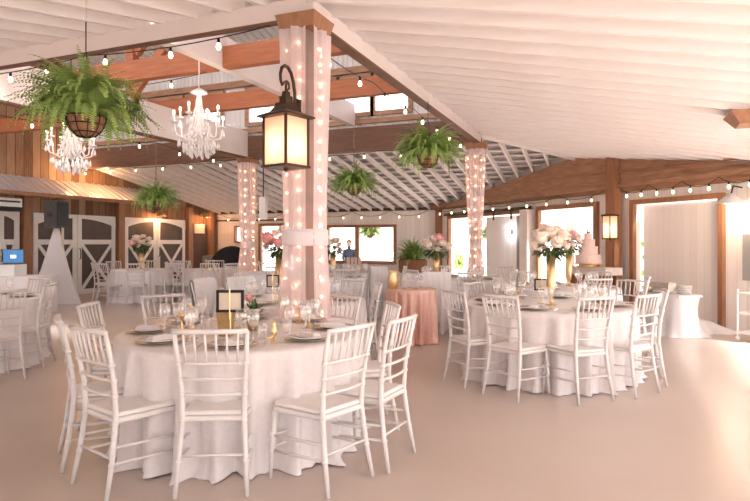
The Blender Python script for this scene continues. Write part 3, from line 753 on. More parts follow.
# potted fern in planter before back wall
pl = thing('potted_fern', 'leafy fern in a white tub below the serving window corner', 'potted plant', (*at(413, 14.5), 0))
m = MB(); m.lathe([(.24,.0),(.27,.3),(.30,.62),(.32,.66),(.28,.66)], 20); m.build('tub', 'white_plastic', pl, True)
m = MB(); m.lathe([(.32,.66),(.36,.72),(.36,.98),(.32,1.0),(.30,.98)], 20); m.build('basket', 'coir', pl, True)
fm = fern_foliage(150, .72, 5, 1., .05, 1.3); fm.v = [(x, y, z+.98) for x, y, z in fm.v]; fm.build('foliage', 'leaf', pl)
print('STAGE1 ok')
# ------------------------------------------------------------------ chairs
def chiavari():
    t = thing('chiavari_chair', 'x', 'chair', (0,0,0))
    def post(sx):
        pts = [(sx*.198,-.265,0),(sx*.185,-.225,.20),(sx*.172,-.195,.43),(sx*.176,-.205,.60),(sx*.190,-.235,.78),(sx*.200,-.270,.925)]
        m = MB(); m.tube(pts, [.012,.016,.0175,.015,.014,.0125], 8)
        for z in (.20,.56,.74): pass
        for z, x, y in ((.19,.1855,-.226),(.41,.1725,-.197),(.56,.1745,-.202),(.65,.179,-.213),(.74,.187,-.228)):
            m.lathe([(.015,-.012),(.020,-.006),(.020,.006),(.015,.012)], 8, (sx*x, y, z))
        m.build('leg', 'chair_white', t, True)
    post(-1); post(1)
    for sx in (-1, 1):
        m = MB(); m.tube([(sx*.205,.20,0),(sx*.198,.19,.2),(sx*.190,.175,.41)], [.011,.016,.018], 8)
        for z in (.17,.27): m.lathe([(.014,-.012),(.021,-.006),(.021,.006),(.014,.012)], 8, (sx*.198,.192,z))
        m.build('leg', 'chair_white', t, True)
    # seat: rounded slab, bowed front, thin pad above
    def slab(z0, z1, g, bev):
        m = MB(); pts = []
        for (x, y) in ((-.175,-.205),(.175,-.205),(.205,.17),(.17,.215),(-.17,.215),(-.205,.17)): pts.append((x*g, y*g))
        n = len(pts); prof = [(1-bev, z0),(1, z0+.008),(1, z1-.010),(1-bev*1.2, z1)]
        vs = [(x*s, y*s, z) for s, z in prof for x, y in pts]; fs = []
        for i in range(3):
            for j in range(n): fs.append((i*n+j, i*n+(j+1)%n, (i+1)*n+(j+1)%n, (i+1)*n+j))
        fs.append(tuple(range(n))[::-1]); fs.append(tuple(3*n+j for j in range(n))); m.add(vs, fs); return m
    slab(.405,.435,1.0,.03).build('seat', 'chair_white', t)
    slab(.436,.462,.96,.05).build('seat_pad', 'seat_white', t)
    def rail(z, hw, y, r, name, bow=.02):
        m = MB(); m.tube([(-hw,y,z),(-hw*.5,y-bow*.8,z),(0,y-bow,z),(hw*.5,y-bow*.8,z),(hw,y,z)], r, 8); m.build(name, 'chair_white', t, True)
    rail(.925,.205,-.270,.015,'top_rail'); rail(.74,.187,-.228,.0095,'back_rail'); rail(.65,.180,-.213,.0095,'back_rail'); rail(.56,.175,-.202,.0095,'back_rail')
    for i in range(6):
        u = (i-2.5)/3.3; m = MB()
        m.tube([(u*.187,-.246+.016*u*u,.74),(u*.193,-.268+.01*u*u,.83),(u*.198,-.288+.016*u*u,.925)], .0075, 6); m.build('spindle', 'chair_white', t, True)
    for i in (-1,0,1):
        m = MB(); m.tube([(i*.055,-.222,.56),(i*.055,-.232,.65)], .0065, 6)
    for z, nm in ((.19,0),(.28,0)):
        for sx in (-1,1):
            m = MB(); yb = -.225 if z < .2 else -.212
            m.tube([(sx*.186,yb,z-.0),(sx*.197,.19,z-.02)], .0085, 6); m.build('stretcher', 'chair_white', t, True)
    for z, y, hw in ((.22,-.222,.184),(.19,.19,.197),(.26,.186,.195)):
        m = MB(); m.tube([(-hw,y,z),(hw,y,z)], .0085, 6); m.build('stretcher', 'chair_white', t, True)
    return t
chair = chiavari()
labels_seen = {}
TC = {}
def dirword(rx, rd):
    a = math.degrees(atan2(rx, -rd)) % 360      # 0 = near side (toward the camera), clockwise seen in photo to the right
    return ['near side','near right side','right side','far right side','far side','far left side','left side','near left side'][int((a+22.5)//45)%8]
def put_chair(xc, d, tgt=None, ang=None, label='', group='', s=1.):
    """seat centre at (xc,d) in ground coordinates of the room as seen, facing tgt"""
    x, y = g2w(xc, d)
    if tgt: tx, ty = g2w(*tgt); rz = atan2(ty-y, tx-x)-pi/2
    else: rz = radians(ang)+TH
    labels_seen[label] = labels_seen.get(label, 0)+1
    return place(chair, (x, y, 0), rz, label, group)
def chair_by_back(px, d, tgt, label, group, twist=0.):
    """px,d of the middle of the back legs on the floor"""
    xc = (px-375)/F*d; v = Vector((tgt[0]-xc, tgt[1]-d)).normalized()
    c = Vector((xc, d)) + v*.262
    x, y = g2w(*c); tx, ty = g2w(*tgt); rz = atan2(ty-y, tx-x)-pi/2+radians(twist)
    labels_seen[label] = labels_seen.get(label, 0)+1
    return place(chair, (x, y, 0), rz, label, group)
# ------------------------------------------------------------------ tables
def cloth_mesh(r, h, nf, seed, flare=.14, drop=None, am0=.03):
    rr = random.Random(seed); n = 180; nz = 16; m = MB(); vs = [(0,0,h)]; ph = [rr.random()*6 for _ in range(6)]
    rings = [(r*.5,h),(r*.94,h),(r,h-.004),(r+.008,h-.02)]
    for q, z in rings: 
        for j in range(n): a = 2*pi*j/n; vs.append((q*cos(a), q*sin(a), z))
    for i in range(1, nz+1):
        u = i/nz; z = (h-.02)*(1-u)
        for j in range(n):
            a = 2*pi*j/n
            w0 = nf*a+ph[0]+.9*sin(2*a+ph[1])+.5*sin(5*a+ph[5]); f = (1-abs(sin(w0/2)))*1.9-.9 + .45*sin(nf*1.7*a+ph[2]+1.5*u) + .45*sin(5*a+ph[3])
            am = am0*u**.7*1.3
            q = r + .008 + flare*u*.55 + am*f
            zz_ = z
            if u > .9: q += .028*(u-.9)*10*(1+.9*sin(7*a+ph[4])); zz_ = max(.004, z*.55+.006*(1+sin(11*a)))
            vs.append((q*cos(a), q*sin(a), zz_))
    fs = [(0, 1+j, 1+(j+1)%n) for j in range(n)]; k = len(rings)+nz
    for i in range(k-1):
        for j in range(n): fs.append((1+i*n+j, 1+i*n+(j+1)%n, 1+(i+1)*n+(j+1)%n, 1+(i+1)*n+j))
    m.add(vs, fs); return m
def round_table(px, d, r, key, lab, clothlab, mtl='linen', nf=26, seed=1, h=.76, am=.036, flare=.06):
    x, y = at(px, d); t = thing('round_table', lab, 'table', (x,y,0), 0, 'round guest tables')
    m = MB(); m.lathe([(.001,h-.035),(r-.01,h-.035),(r-.01,h-.008),(.001,h-.008)], 40); m.build('tabletop', 'brown_wood', t)
    for k in range(4):
        a = pi/4+k*pi/2; m = MB(); m.tube([(cos(a)*r*.6, sin(a)*r*.6, 0),(cos(a)*r*.5, sin(a)*r*.5, h-.036)], .016, 8); m.build('leg', 'black_metal', t)
    c = cloth_mesh(r, h, nf, seed, flare, am0=am).build('tablecloth', mtl, None, True, loc=(x,y,0)); tag(c, clothlab, 'tablecloth', 'floor length tablecloths')
    TC[key] = ((px-375)/F*d, d, r, h, x, y)
    return t
round_table(243, 4.38, .88, 'A', 'round table beside the nearest draped post', 'satin tablecloth on the round table beside the nearest draped post', nf=24, seed=3, am=.058, flare=-.015)
round_table(548, 6.33, .88, 'R', 'round table under the tall gold vase of roses', 'pale tablecloth under the tall gold vase of roses', nf=24, seed=4, am=.058, flare=-.015)
round_table(560, 8.7, .84, 'S', 'round table behind the one with the rose vase', 'white tablecloth in front of the cake bench', 'linen_white', seed=5)
round_table(292, 6.75, .84, 'B', 'round table just behind the nearest draped post', 'tablecloth just behind the nearest draped post', seed=6)
round_table(345, 11.6, .88, 'C', 'round table below the serving window', 'white tablecloth below the serving window', 'linen_white', seed=7)
round_table(452, 10.6, .88, 'D', 'round table left of the gathered draped post', 'white tablecloth left of the gathered draped post', 'linen_white', seed=8)
round_table(142, 14.2, .70, 'L', 'round table in front of the far barn doors', 'lavender white tablecloth in front of the far barn doors', 'linen_white', seed=9)
round_table(213, 14.4, .70, 'M', 'round table left of the distant draped post', 'tablecloth left of the distant draped post', seed=10)
round_table(-44, 6.8, .86, 'N', 'round table cut off by the picture edge near the laptop', 'folded tablecloth cut off by the picture edge', 'linen_white', seed=12)
round_table(272, 12.6, .8, 'Q', 'round table between the distant post and nearest post', 'tablecloth between the distant post and nearest post', 'linen_white', seed=13)
round_table(411, 8.4, .35, 'P', 'small round table under the rose gold sequins', 'rose gold sequin tablecloth on the small round table', 'sequin', nf=18, seed=11, am=.035, flare=.0)
def T(k): return TC[k][:2]
gA = 'chairs at the table beside the nearest draped post'
chair_by_back(211, 3.26, T('A'), 'white chair with its back square to the viewer at the nearest table', gA)
chair_by_back(343, 3.36, T('A'), 'white chair with its seat turned left, right of the square-on one', gA, 14)
chair_by_back(93, 3.30, T('A'), 'white chair nearest the viewer with its seat turned toward the satin cloth', gA, -9)
chair_by_back(61, 3.78, T('A'), 'white chair seen almost edge-on behind the one nearest the viewer', gA)
chair_by_back(96, 4.72, T('A'), 'white chair turned with its slats open behind the edge-on one', gA, 20)
chair_by_back(164, 5.35, T('A'), 'white chair facing the viewer across the plates', gA)
chair_by_back(402, 3.78, T('A'), 'white chair side-on at the right edge of the satin cloth', gA)
chair_by_back(392, 4.62, T('A'), 'white chair behind the side-on one by the sequin table', gA, 0)
chair_by_back(341, 5.32, T('A'), 'white chair facing the viewer right beside the nearest draped post', gA, -6)
gR = 'chairs at the rose vase table'
chair_by_back(508, 5.28, T('R'), 'white chair with its back to the viewer directly left below the rose vase', gR, -18)
chair_by_back(585, 5.15, T('R'), 'white chair with its back to the viewer right of the rose vase', gR, 24)
chair_by_back(648, 5.42, T('R'), 'white chair angled at the right edge of the rose vase table', gR)
chair_by_back(664, 5.95, T('R'), 'white chair behind the angled one near the serving table', gR)
chair_by_back(454, 5.86, T('R'), 'white chair side-on at the left edge of the rose vase table', gR)
chair_by_back(474, 7.0, T('R'), 'white chair behind the side-on one at the rose vase table', gR)
chair_by_back(632, 7.5, T('R'), 'white chair facing the viewer beyond the rose vase table by the plank door', gR)
gS = 'chairs at the table before the cake'
for px, d, l in ((598,7.75,'white chair below the cake with its back to the viewer'),(648,8.2,'white chair at the right of the table before the cake'),(600,9.7,'white chair right under the cake bench'),(520,9.6,'white chair beyond the table number by the grey sliding door edge'),(497,8.6,'white chair left of the table before the cake')):
    chair_by_back(px, d, T('S'), l, gS)
gB = 'chairs at the table behind the nearest draped post'
c_b1 = chair_by_back(203, 7.25, T('B'), 'white chair dressed with a draped sash behind the gold table number', gB)
c_b2 = chair_by_back(240, 7.55, T('B'), 'white chair dressed with a sash near the pink bloom', gB)
chair_by_back(352, 7.55, T('B'), 'white chair behind the nearest draped post, beyond the post-side chair', gB)
chair_by_back(378, 6.9, T('B'), 'white chair between the nearest draped post and the sequin table', gB)
for px, d, l in ((312,12.6,'left of the serving window vase'),(378,10.85,'with a sash by the gold vase of the sequin table'),(345,10.3,'with its back to the viewer below the serving window'),(405,11.7,'below the potted fern'),(330,12.9,'beyond the table below the serving window')):
    chair_by_back(px, d, T('C'), 'white chair '+l, 'chairs at the table below the serving window')
for px, d, l in ((437,8.75,'wrapped in a white sash right of the sequin table'),(470,9.3,'in front of the gathered draped post'),(515,10.2,'in front of the tall sliding door'),(505,11.6,'beyond the gathered draped post by the sliding door'),(412,10.2,'between the sequin table and the potted fern'),(440,11.9,'below the pink bouquet at the corner post')):
    chair_by_back(px, d, T('D'), 'white chair '+l, 'chairs left of the gathered draped post')
def ring(k, n, a0, what, dist=.28, skip=()):
    xc, d, r = TC[k][:3]
    for i in range(n):
        if i in skip: continue
        a = a0 + 2*pi*i/n; rx, rd = sin(a), -cos(a)
        c = (xc + rx*(r+dist-.0), d + rd*(r+dist))
        put_chair(c[0]-rx*.16, c[1]-rd*.16, (xc, d), label='white chair on the %s of %s' % (dirword(rx, rd), what), group='chairs around '+what)
ring('L', 8, .25, 'the table by the far barn doors')
ring('M', 8, .2, 'the table left of the distant post')
ring('Q', 8, .25, 'the table between the two draped posts')
for px, d, l in ((47,6.75,'nearer white chair beside the cut-off folded tablecloth'),(40,7.85,'farther white chair beside the cut-off folded tablecloth'),(4,5.9,'white chair almost out of the picture by the folded tablecloth')):
    chair_by_back(px, d, T('N'), l, 'chairs at the cut-off table', 14 if px == 47 else 0)
# sashes over chair backs
def sash(ch, label, mtl='linen_white', full=.0):
    m = MB(); n = 16; vs = []; fs = []
    rr = random.Random(len(label)); rows = [(.975,0,.205),(.94,.035,.21),(.80,.045,.205),(.62,.04,.19),(.50-full,.05,.17)]
    for side in (-1, 1):
        o = len(vs)
        for z, y, hw in rows:
            for i in range(n+1):
                u = -1+2*i/n; yy = -.270 if z > .9 else -.270+(.93-z)*.16
                vs.append((u*hw, yy + side*(y+.008*sin(i*1.9+z*9)) - .02*(1-u*u), z - (.05*sin(i*.7) if z < .6 else 0)))
        for r_ in range(len(rows)-1):
            for i in range(n): p = o+r_*(n+1)+i; fs.append((p,p+1,p+n+2,p+n+1))
    m.add(vs, fs); o = m.build('chair_sash', mtl, loc=tuple(ch.location), rz=ch.rotation_euler[2], smooth=True)
    return tag(o, label, 'chair sash', 'fabric sashes over chair backs')
sash(c_b1, 'draped fabric over the chair back behind the gold table number'); sash(c_b2, 'fabric over the chair back near the pink bloom')
for o in list(COL.objects):
    l = o.get('label', '')
    if l == 'white chair wrapped in a white sash right of the sequin table': sash(o, 'long white fabric over the chair back right of the sequin table', full=.42)
    if l == 'white chair with a sash by the gold vase of the sequin table': sash(o, 'white fabric over the chair back by the gold vase')
# ------------------------------------------------------------------ tableware
def protos():
    pl = thing('charger_plate', 'x', 'plate', (0,0,0)); m = MB(); m.lathe([(.001,.004),(.10,.004),(.155,.016),(.158,.019),(.10,.009),(.001,.008)], 32); m.build('plate_body', 'gold_leaf', pl, True)
    m = MB(); m.lathe([(.001,.010),(.07,.010),(.128,.026),(.130,.030),(.075,.016),(.001,.015)], 32); d = m.build('dinner_plate', 'porcelain', None, True, loc=(0,0,0)); tag(d, 'x', 'plate')
    n = MB(); pts = []
    for i in range(9):
        a = i/8; pts.append((-.07+.14*a, .012*sin(a*9), .038+.014*sin(a*pi)))
    n.box((0,0,.026),(.075,.17,.016)); n.box((.004,.0,.038),(.06,.15,.010)); n.box((-.006,0,.046),(.04,.13,.007)); nk = n.build('napkin', 'linen', None, False, loc=(0,0,0)); tag(nk, 'x', 'napkin')
    g = thing('wine_glass', 'x', 'glass', (0,0,0))
    m = MB(); m.lathe([(.001,.004),(.036,.003),(.037,.001),(.036,.0)], 20); m.build('foot', 'glass', g, True)
    m = MB(); m.lathe([(.012,.004),(.004,.018),(.004,.085),(.008,.095)], 12); m.build('stem', 'glass', g, True)
    m = MB(); m.lathe([(.006,.095),(.028,.115),(.040,.145),(.041,.17),(.034,.215)], 20); m.build('bowl', 'glass', g, True)
    k = thing('candlestick', 'x', 'candle holder', (0,0,0))
    m = MB(); m.lathe([(.001,.0),(.045,.0),(.045,.008),(.012,.02),(.009,.05),(.018,.06),(.009,.07),(.009,.13),(.02,.14),(.026,.15),(.026,.165),(.012,.166)], 16); m.build('holder', 'gold', k, True)
    m = MB(); m.lathe([(.011,.160),(.012,.175),(.001,.177)], 10); m.build('candle_cup', 'gold', k, True)
    f = MB(); f.box((0,0,.002),(.008,.17,.003)); 
    for i in (-1,0,1): f.box((i*.007,.095,.002),(.003,.04,.003))
    fk = f.build('fork', 'silver', None, loc=(0,0,0)); tag(fk, 'x', 'fork')
    v = MB(); v.box((0,-.03,.002),(.012,.10,.003)); v.box((0,.06,.002),(.018,.11,.002)); kn = v.build('knife', 'silver', None, loc=(0,0,0)); tag(kn, 'x', 'knife')
    w = MB(); w.lathe([(.001,0),(.028,0),(.034,.05),(.035,.10),(.001,.085)], 16); wt = w.build('tumbler', 'glass', None, True, loc=(0,0,0)); tag(wt, 'x', 'glass')
    return pl, d, nk, g, k, fk, kn, wt
PLT, DPL, NAP, GLS, CST, FRK, KNF, TUM = protos()
HB = .002
def settings(k, n, a0, where, full=True, glasses=2, skip=()):
    xc, d, r, h, _, _ = TC[k]
    for i in range(n):
        if i in skip: continue
        a = a0 + 2*pi*i/n; rx, rd = sin(a), -cos(a); pos = dirword(rx, rd)
        q = r-.20; x, y = g2w(xc+rx*q, d+rd*q); rz = atan2(-(y-TC[k][5]), -(x-TC[k][4]))-pi/2
        place(PLT, (x,y,h+HB), rz, 'gold charger plate on the %s of %s' % (pos, where), 'charger plates on '+where)
        place(DPL, (x,y,h+HB), rz, 'white dinner plate on the %s of %s' % (pos, where), 'dinner plates on '+where)
        if full: place(NAP, (x,y,h+HB), rz, 'folded napkin on the %s of %s' % (pos, where), 'napkins on '+where)
        for gi in range(glasses):
            aa = a + (.22 if gi == 0 else .08+.0*gi)*(1 if gi != 1 else 1) ; q2 = r-(.33 if gi == 0 else .42)
            gx, gy = g2w(xc+sin(aa)*q2, d-cos(aa)*q2); place(GLS, (gx,gy,h+HB), 0, 'clear %s wine glass on the %s of %s' % ('outer' if gi == 0 else 'inner', pos, where), 'wine glasses on '+where)
        if full:
            for sgn, ob, nm in ((-1, FRK, 'fork'), (1, KNF, 'knife')):
                aa = a + sgn*.30; fx, fy = g2w(xc+sin(aa)*q, d-cos(aa)*q)
                place(ob, (fx,fy,h+HB), rz, 'silver %s on the %s of %s' % (nm, pos, where), nm+'s on '+where)
settings('A', 8, .12, 'the satin covered table')
settings('R', 8, .3, 'the rose vase table')
settings('B', 7, .5, 'the table behind the post', False, 2)
settings('S', 7, .3, 'the cake side table', False, 2)
settings('D', 7, .3, 'the corner post table', False, 2)
settings('C', 7, .3, 'the serving window table', False, 2)
settings('N', 6, .9, 'the cut-off table', False, 1)
def ontable(px, d): return at(px, d)
# ---- centrepieces
def rose_mesh(m, c, r, rr):
    c = Vector(c); ax = Vector((rr.uniform(-.5,.5), rr.uniform(-.5,.5), 1)).normalized()
    M = Matrix.Translation(c) @ ax.to_track_quat('Z', 'Y').to_matrix().to_4x4()
    m.ball((0,0,0), r*.80, 10, .9, M)
    for ring_, (n, op, sz) in enumerate(((3,.25,.62),(5,.6,.85),(6,1.0,1.05))):
        for k in range(n):
            a = 2*pi*k/n + ring_*.7 + rr.random()*.3; ca, sa = cos(a), sin(a); w = .42*r*sz
            t_ = Vector((-sa, ca, 0)); o = Vector((ca, sa, 0))
            p = [o*.25*r - Vector((0,0,.55*r)) + t_*-.3*w, o*.25*r - Vector((0,0,.55*r)) + t_*.3*w,
                 o*r*(.45+.35*op) + t_*w*1.05 + Vector((0,0,r*(.15))), o*r*(.45+.35*op) - t_*w*1.05 + Vector((0,0,r*(.15))),
                 o*r*(.42+.62*op) + t_*w*.7 + Vector((0,0,r*(.75-.35*op))), o*r*(.42+.62*op) - t_*w*.7 + Vector((0,0,r*(.75-.35*op)))]
            m.add(p, [(0,1,2,3),(3,2,4,5)], M)
def bouquet(loc, size, seed, label, n=16, pinkish=.3, leafy=1.):
    t = thing('flower_bouquet', label, 'flowers', loc, 0, 'rose bouquets in gold vases'); rr = random.Random(seed)
    pts = []
    for i in range(n):
        ph_ = math.acos(1-1.5*(i+.5)/n); a = i*2.399963
        pts.append(Vector((sin(ph_)*cos(a), sin(ph_)*sin(a), cos(ph_)*.85+.30))*size*.66)
    for i, p in enumerate(pts):
        m = MB(); rose_mesh(m, p, size*rr.choice((.17,.22,.27,.34)), rr)
        m.build('rose', rr.choice(['petal_white','petal_white','petal_white','petal_blush','petal_pink'] if n < 14 or i % 3 else ['petal_white']), t, True)
    m = MB()
    for i in range(int(150*leafy)):
        a = rr.random()*2*pi; e = rr.uniform(-.95, .75); dr = Vector((cos(a)*cos(e), sin(a)*cos(e), sin(e)*.8)); b = dr*size*rr.uniform(.3,.6); tip = b + (dr+Vector((0,0,-.25)))*size*rr.uniform(.3,.5)
        sd = dr.cross(Vector((0,0,1))).normalized()*size*.085; mid = (b+tip)/2 + Vector((0,0,.03*size))
        m.add([b, mid+sd, tip, mid-sd], [(0,1,2,3)])
    m.build('foliage', 'leaf_dark', t)
    return t
def tall_vase(px, d, key, hgt, label, blabel, seed, bsize=.30, r=.055, zbase=None, n=16):
    x, y = at(px, d); z0 = TC[key][3]+HB if zbase is None else zbase
    v = thing('flower_vase', label, 'vase', (x,y,z0), 0, 'gold flower vases')
    m = MB(); m.lathe([(.001,0),(r*1.25,0),(r*1.25,.008),(r*.55,.02),(r*.35,.05),(r*.4,.075),(r*.7,.10),(r*.85,.14),(r*1.0,.2),(r*1.12,hgt),(r*1.02,hgt),(r*.8,.2),(.001,.16)], 24); m.build('vase_body', 'gold', v, True)
    bouquet((x,y,z0+hgt+bsize*.22), bsize, seed, blabel, n)
tall_vase(551, 6.15, 'R', .56, 'tall gold vase on the table with two chairs backing the viewer', 'large bouquet of white and pink roses in the clear front vase', 21, .25, .046, n=15)
tall_vase(569, 8.75, 'S', .56, 'tall gold vase on the table before the cake', 'rose bouquet partly behind the larger one, by the cake', 22, .25, .046, n=12)
tall_vase(280, 6.5, 'B', .56, 'tall gold vase peeking out left of the nearest draped post', 'rose bouquet peeking out left of the nearest draped post', 23, .24, .05, n=14)
tall_vase(333, 11.4, 'C', .46, 'slim pale gold vase below the serving window', 'small bouquet by the left edge of the serving window', 24, .24, .05, n=9)
tall_vase(436, 10.5, 'D', .46, 'gold vase by the brown corner post', 'bright pink and coral bouquet by the brown corner post', 25, .29, .055, n=12)
tall_vase(141, 14.2, 'L', .52, 'gold vase on the table by the far barn doors', 'blush bouquet in front of the far barn doors', 26, .30, .05, n=10)
# table number frames
def frame_sign(px, d, key, z, w, h, label, stand='vase'):
    x, y = at(px, d); ht = TC[key][3]+HB; t = thing('table_number_frame', label, 'picture frame', (x,y,ht), TH, 'framed table numbers')
    if stand == 'vase': return t
    return t
def make_frame(px, d, key, zc, w, h, label, stand_h, twin=True):
    x, y = at(px, d); ht = TC[key][3]+HB
    t = thing('table_number_frame', label, 'picture frame', (x,y,ht), TH, 'framed table numbers'); zc -= ht
    b = .014*w/.14
    m = MB()
    for sx in (-1,1): m.box((sx*(w/2-b/2),-.01,zc),(b,.015,h))
    for sz in (-1,1): m.box((0,-.01,zc+sz*(h/2-b/2)),(w,.015,b))
    m.build('frame', 'black_metal', t)
    m = MB(); m.box((0,-.008,zc),(w-2*b,.006,h-2*b)); m.build('card', 'card', t)
    m = MB(); m.tube([(0,-.022,stand_h),(0,-.022,zc+h/2+.012)], .0035, 6); m.tube([(-w*.0,-.01,zc-h/2),(0,-.01,stand_h-.0)], .004, 6); m.tube([(0,0,0.01),(0,0,zc-h/2)], .004, 6); m.lathe([(.001,0),(.04,0),(.04,.008),(.001,.01)], 14); m.build('stand', 'gold', t)
    return t
make_frame(230.5, 3.95, 'A', zz(301, 3.95), .185, .150, 'black framed card on the tapered gold holder at the nearest table', .14)
x, y = at(227, 4.0); v = MB(); v.add([(-.038,-.038,0),(.038,-.038,0),(.038,.038,0),(-.038,.038,0),(-.055,-.055,.19),(.055,-.055,.19),(.055,.055,.19),(-.055,.055,.19),(-.045,-.045,.19),(.045,-.045,.19),(.045,.045,.19),(-.045,.045,.19),(-.03,-.03,.03),(.03,-.03,.03),(.03,.03,.03),(-.03,.03,.03)],
    [(0,3,2,1),(0,1,5,4),(1,2,6,5),(2,3,7,6),(3,0,4,7),(4,5,9,8),(5,6,10,9),(6,7,11,10),(7,4,8,11),(8,9,13,12),(9,10,14,13),(10,11,15,14),(11,8,12,15),(12,13,14,15)])
x, y = at(226, 4.12); o = v.build('tapered_vase', 'terracotta', loc=(x,y,TC['A'][3]+HB), rz=.3); tag(o, 'square tapered gold vase below the black framed card', 'vase')
make_frame(541, 6.3, 'R', zz(284.5, 6.3), .15, .125, 'black framed card beside the tall gold vase of roses', .05)
make_frame(273, 6.3, 'B', zz(281, 6.3), .135, .135, 'black framed card left of the nearest draped post', .05)
# small plant in a pot on table A
x, y = at(253, 4.35); t = thing('potted_plant', 'small leafy plant in a gold pot with one pink bloom at the nearest table', 'potted plant', (x,y,TC['A'][3]+HB))
m = MB(); m.lathe([(.001,0),(.035,0),(.052,.09),(.055,.095),(.045,.095),(.001,.075)], 18); m.build('pot', 'terracotta', t, True)
m = MB(); rr = random.Random(9)
for i in range(90):
    a = rr.random()*2*pi; e = rr.uniform(.0,1.5); dr = Vector((cos(a)*cos(e), sin(a)*cos(e), sin(e))); b = dr*rr.uniform(.0,.09)+Vector((0,0,.09)); tip = b+(dr+Vector((0,0,-.2)))*rr.uniform(.05,.10); sd = dr.cross(Vector((0,0,1))).normalized()*.013; mid = (b+tip)/2
    m.add([b, mid+sd, tip, mid-sd], [(0,1,2,3)])
m.build('foliage', 'leaf_dark', t)
m = MB(); rose_mesh(m, (-.045,.02,.235), .034, rr); m.build('bloom', 'petal_pink', t, True); m = MB(); m.tube([(0,0,.09),(-.03,.01,.15),(-.045,.02,.22)], .003, 5); m.build('stem', 'leaf_dark', t)
# candlesticks and gold ornaments
for px, d, l in ((182,4.05,'candlestick behind the square-on chair back'),(191,4.5,'candlestick at the left of the plates'),(240,4.5,'candlestick right of the tapered vase'),(309,4.55,'candlestick at the foot of the nearest draped post'),(300,4.8,'farther candlestick at the foot of the nearest draped post')):
    x, y = at(px, d); place(CST, (x,y,TC['A'][3]+HB), 0, 'gold '+l, 'gold candlesticks', 1.0 if px < 200 else .8)
def bird(px, d, key, label):
    x, y = at(px, d); t = thing('gold_bird_figurine', label, 'figurine', (x,y,TC[key][3]+HB), 1.0)
    m = MB(); m.lathe([(.001,-.03),(.018,-.01),(.022,.015),(.014,.045),(.010,.055),(.014,.065),(.001,.08)], 12, (0,0,.06)); m.tube([(0,0,.05),(-.03,0,.03),(-.06,0,.035)], [.012,.010,.003], 6); m.tube([(.0,0,.125),(.03,0,.12)], [.006,.001], 5); m.build('body', 'gold', t, True)
    m = MB(); m.lathe([(.001,0),(.025,0),(.025,.006),(.006,.012),(.006,.04)], 12); m.build('base', 'gold', t, True)
bird(274, 3.85, 'A', 'little gold bird in front of the small potted plant')
for px, d, l in ((205,4.4,'short clear tumbler left of the black framed card'),(262,4.0,'short clear tumbler right of the small potted plant'),(287,4.25,'short clear tumbler toward the post end of the satin cloth')):
    x, y = at(px, d); place(TUM, (x,y,.762), 0, l, 'short tumblers')
# far tables ornaments
for k, px, d, l in (('M',213,14.2,'gold candlestick on the table left of the distant draped post'),('M',206,14.4,'second gold candlestick on the table left of the distant draped post'),('L',148,14.1,'gold candlestick beside the blush bouquet'),('R',600,6.3,'gold candlestick near the right edge of the rose vase table'),('R',518,6.4,'gold candlestick near the left edge of the rose vase table')):
    x, y = at(px, d); place(CST, (x,y,TC[k][3]+HB), 0, l, 'gold candlesticks', .8 if k == 'R' else 1.3)
# sequin table items
x, y = at(393, 8.4); t = thing('gold_pitcher', 'amber gold pitcher on the sequin table', 'pitcher', (x,y,.762)); m = MB(); m.lathe([(.001,0),(.06,0),(.075,.06),(.08,.14),(.055,.21),(.065,.25),(.055,.25),(.001,.1)], 20); m.build('body', 'gold', t, True)
m = MB(); m.tube([(.07,0,.2),(.13,0,.18),(.12,0,.1),(.08,0,.08)], .009, 6); m.build('handle', 'gold', t, True)
for i, (px, d) in enumerate(((404,8.3),(410,8.5),(416,8.25),(421,8.6),(408,8.7))):
    x, y = at(px, d); place(GLS, (x,y,.762), 0, '%s clear glass from the gold pitcher on the sequin table' % ['first','second','third','fourth','fifth'][i], 'glasses on the sequin table')
# ------------------------------------------------------------------ cake bench + cake
x, y = at(593, 10.7); bn = thing('cake_bench', 'white topped brown bench carrying the tiered cake', 'bench', (x,y,0), AR)
m = MB(); m.box((0,0,.90),(1.0,.40,.13)); m.build('top', 'white_wood', bn)
for sx in (-1,1):
    for sy in (-1,1):
        m = MB(); m.box((sx*.42, sy*.14, .417),(.09,.09,.834)); m.build('leg', 'oak_wood', bn)
m = MB(); m.box((0,0,.72),(.76,.26,.18)); m.build('apron', 'oak_wood', bn); m = MB(); m.box((0,0,.2),(.74,.24,.05)); m.build('shelf', 'oak_wood', bn)
x, y = at(588, 10.7); ck = thing('wedding_cake', 'tiered blush cake with a figure topper on a gold stand', 'cake', (x,y,.967))
m = MB(); m.lathe([(.001,0),(.22,0),(.22,.012),(.16,.02),(.16,.04),(.26,.05),(.26,.062),(.001,.062)], 28); m.build('cake_stand', 'gold', ck, True)
z = .063
for i, (r_, h_) in enumerate(((.225,.16),(.170,.15),(.120,.13),(.072,.11))):
    m = MB(); n = 60; pf = [(.001,0)] + [(r_*(1+.012*sin(q*2.4)), h_*q/10) for q in range(11)] + [(.001,h_)]; m.lathe(pf, 40, (0,0,z)); m.build('tier', 'frosting', ck, True); z += h_
m = MB(); m.tube([(-.012,0,z),(-.012,0,z+.07),(-.012,0,z+.09)], [.016,.010,.012], 6); m.tube([(.018,0,z),(.018,0,z+.06),(.018,0,z+.085)], [.022,.007,.011], 6); m.build('cake_topper', 'black_metal', ck, True)
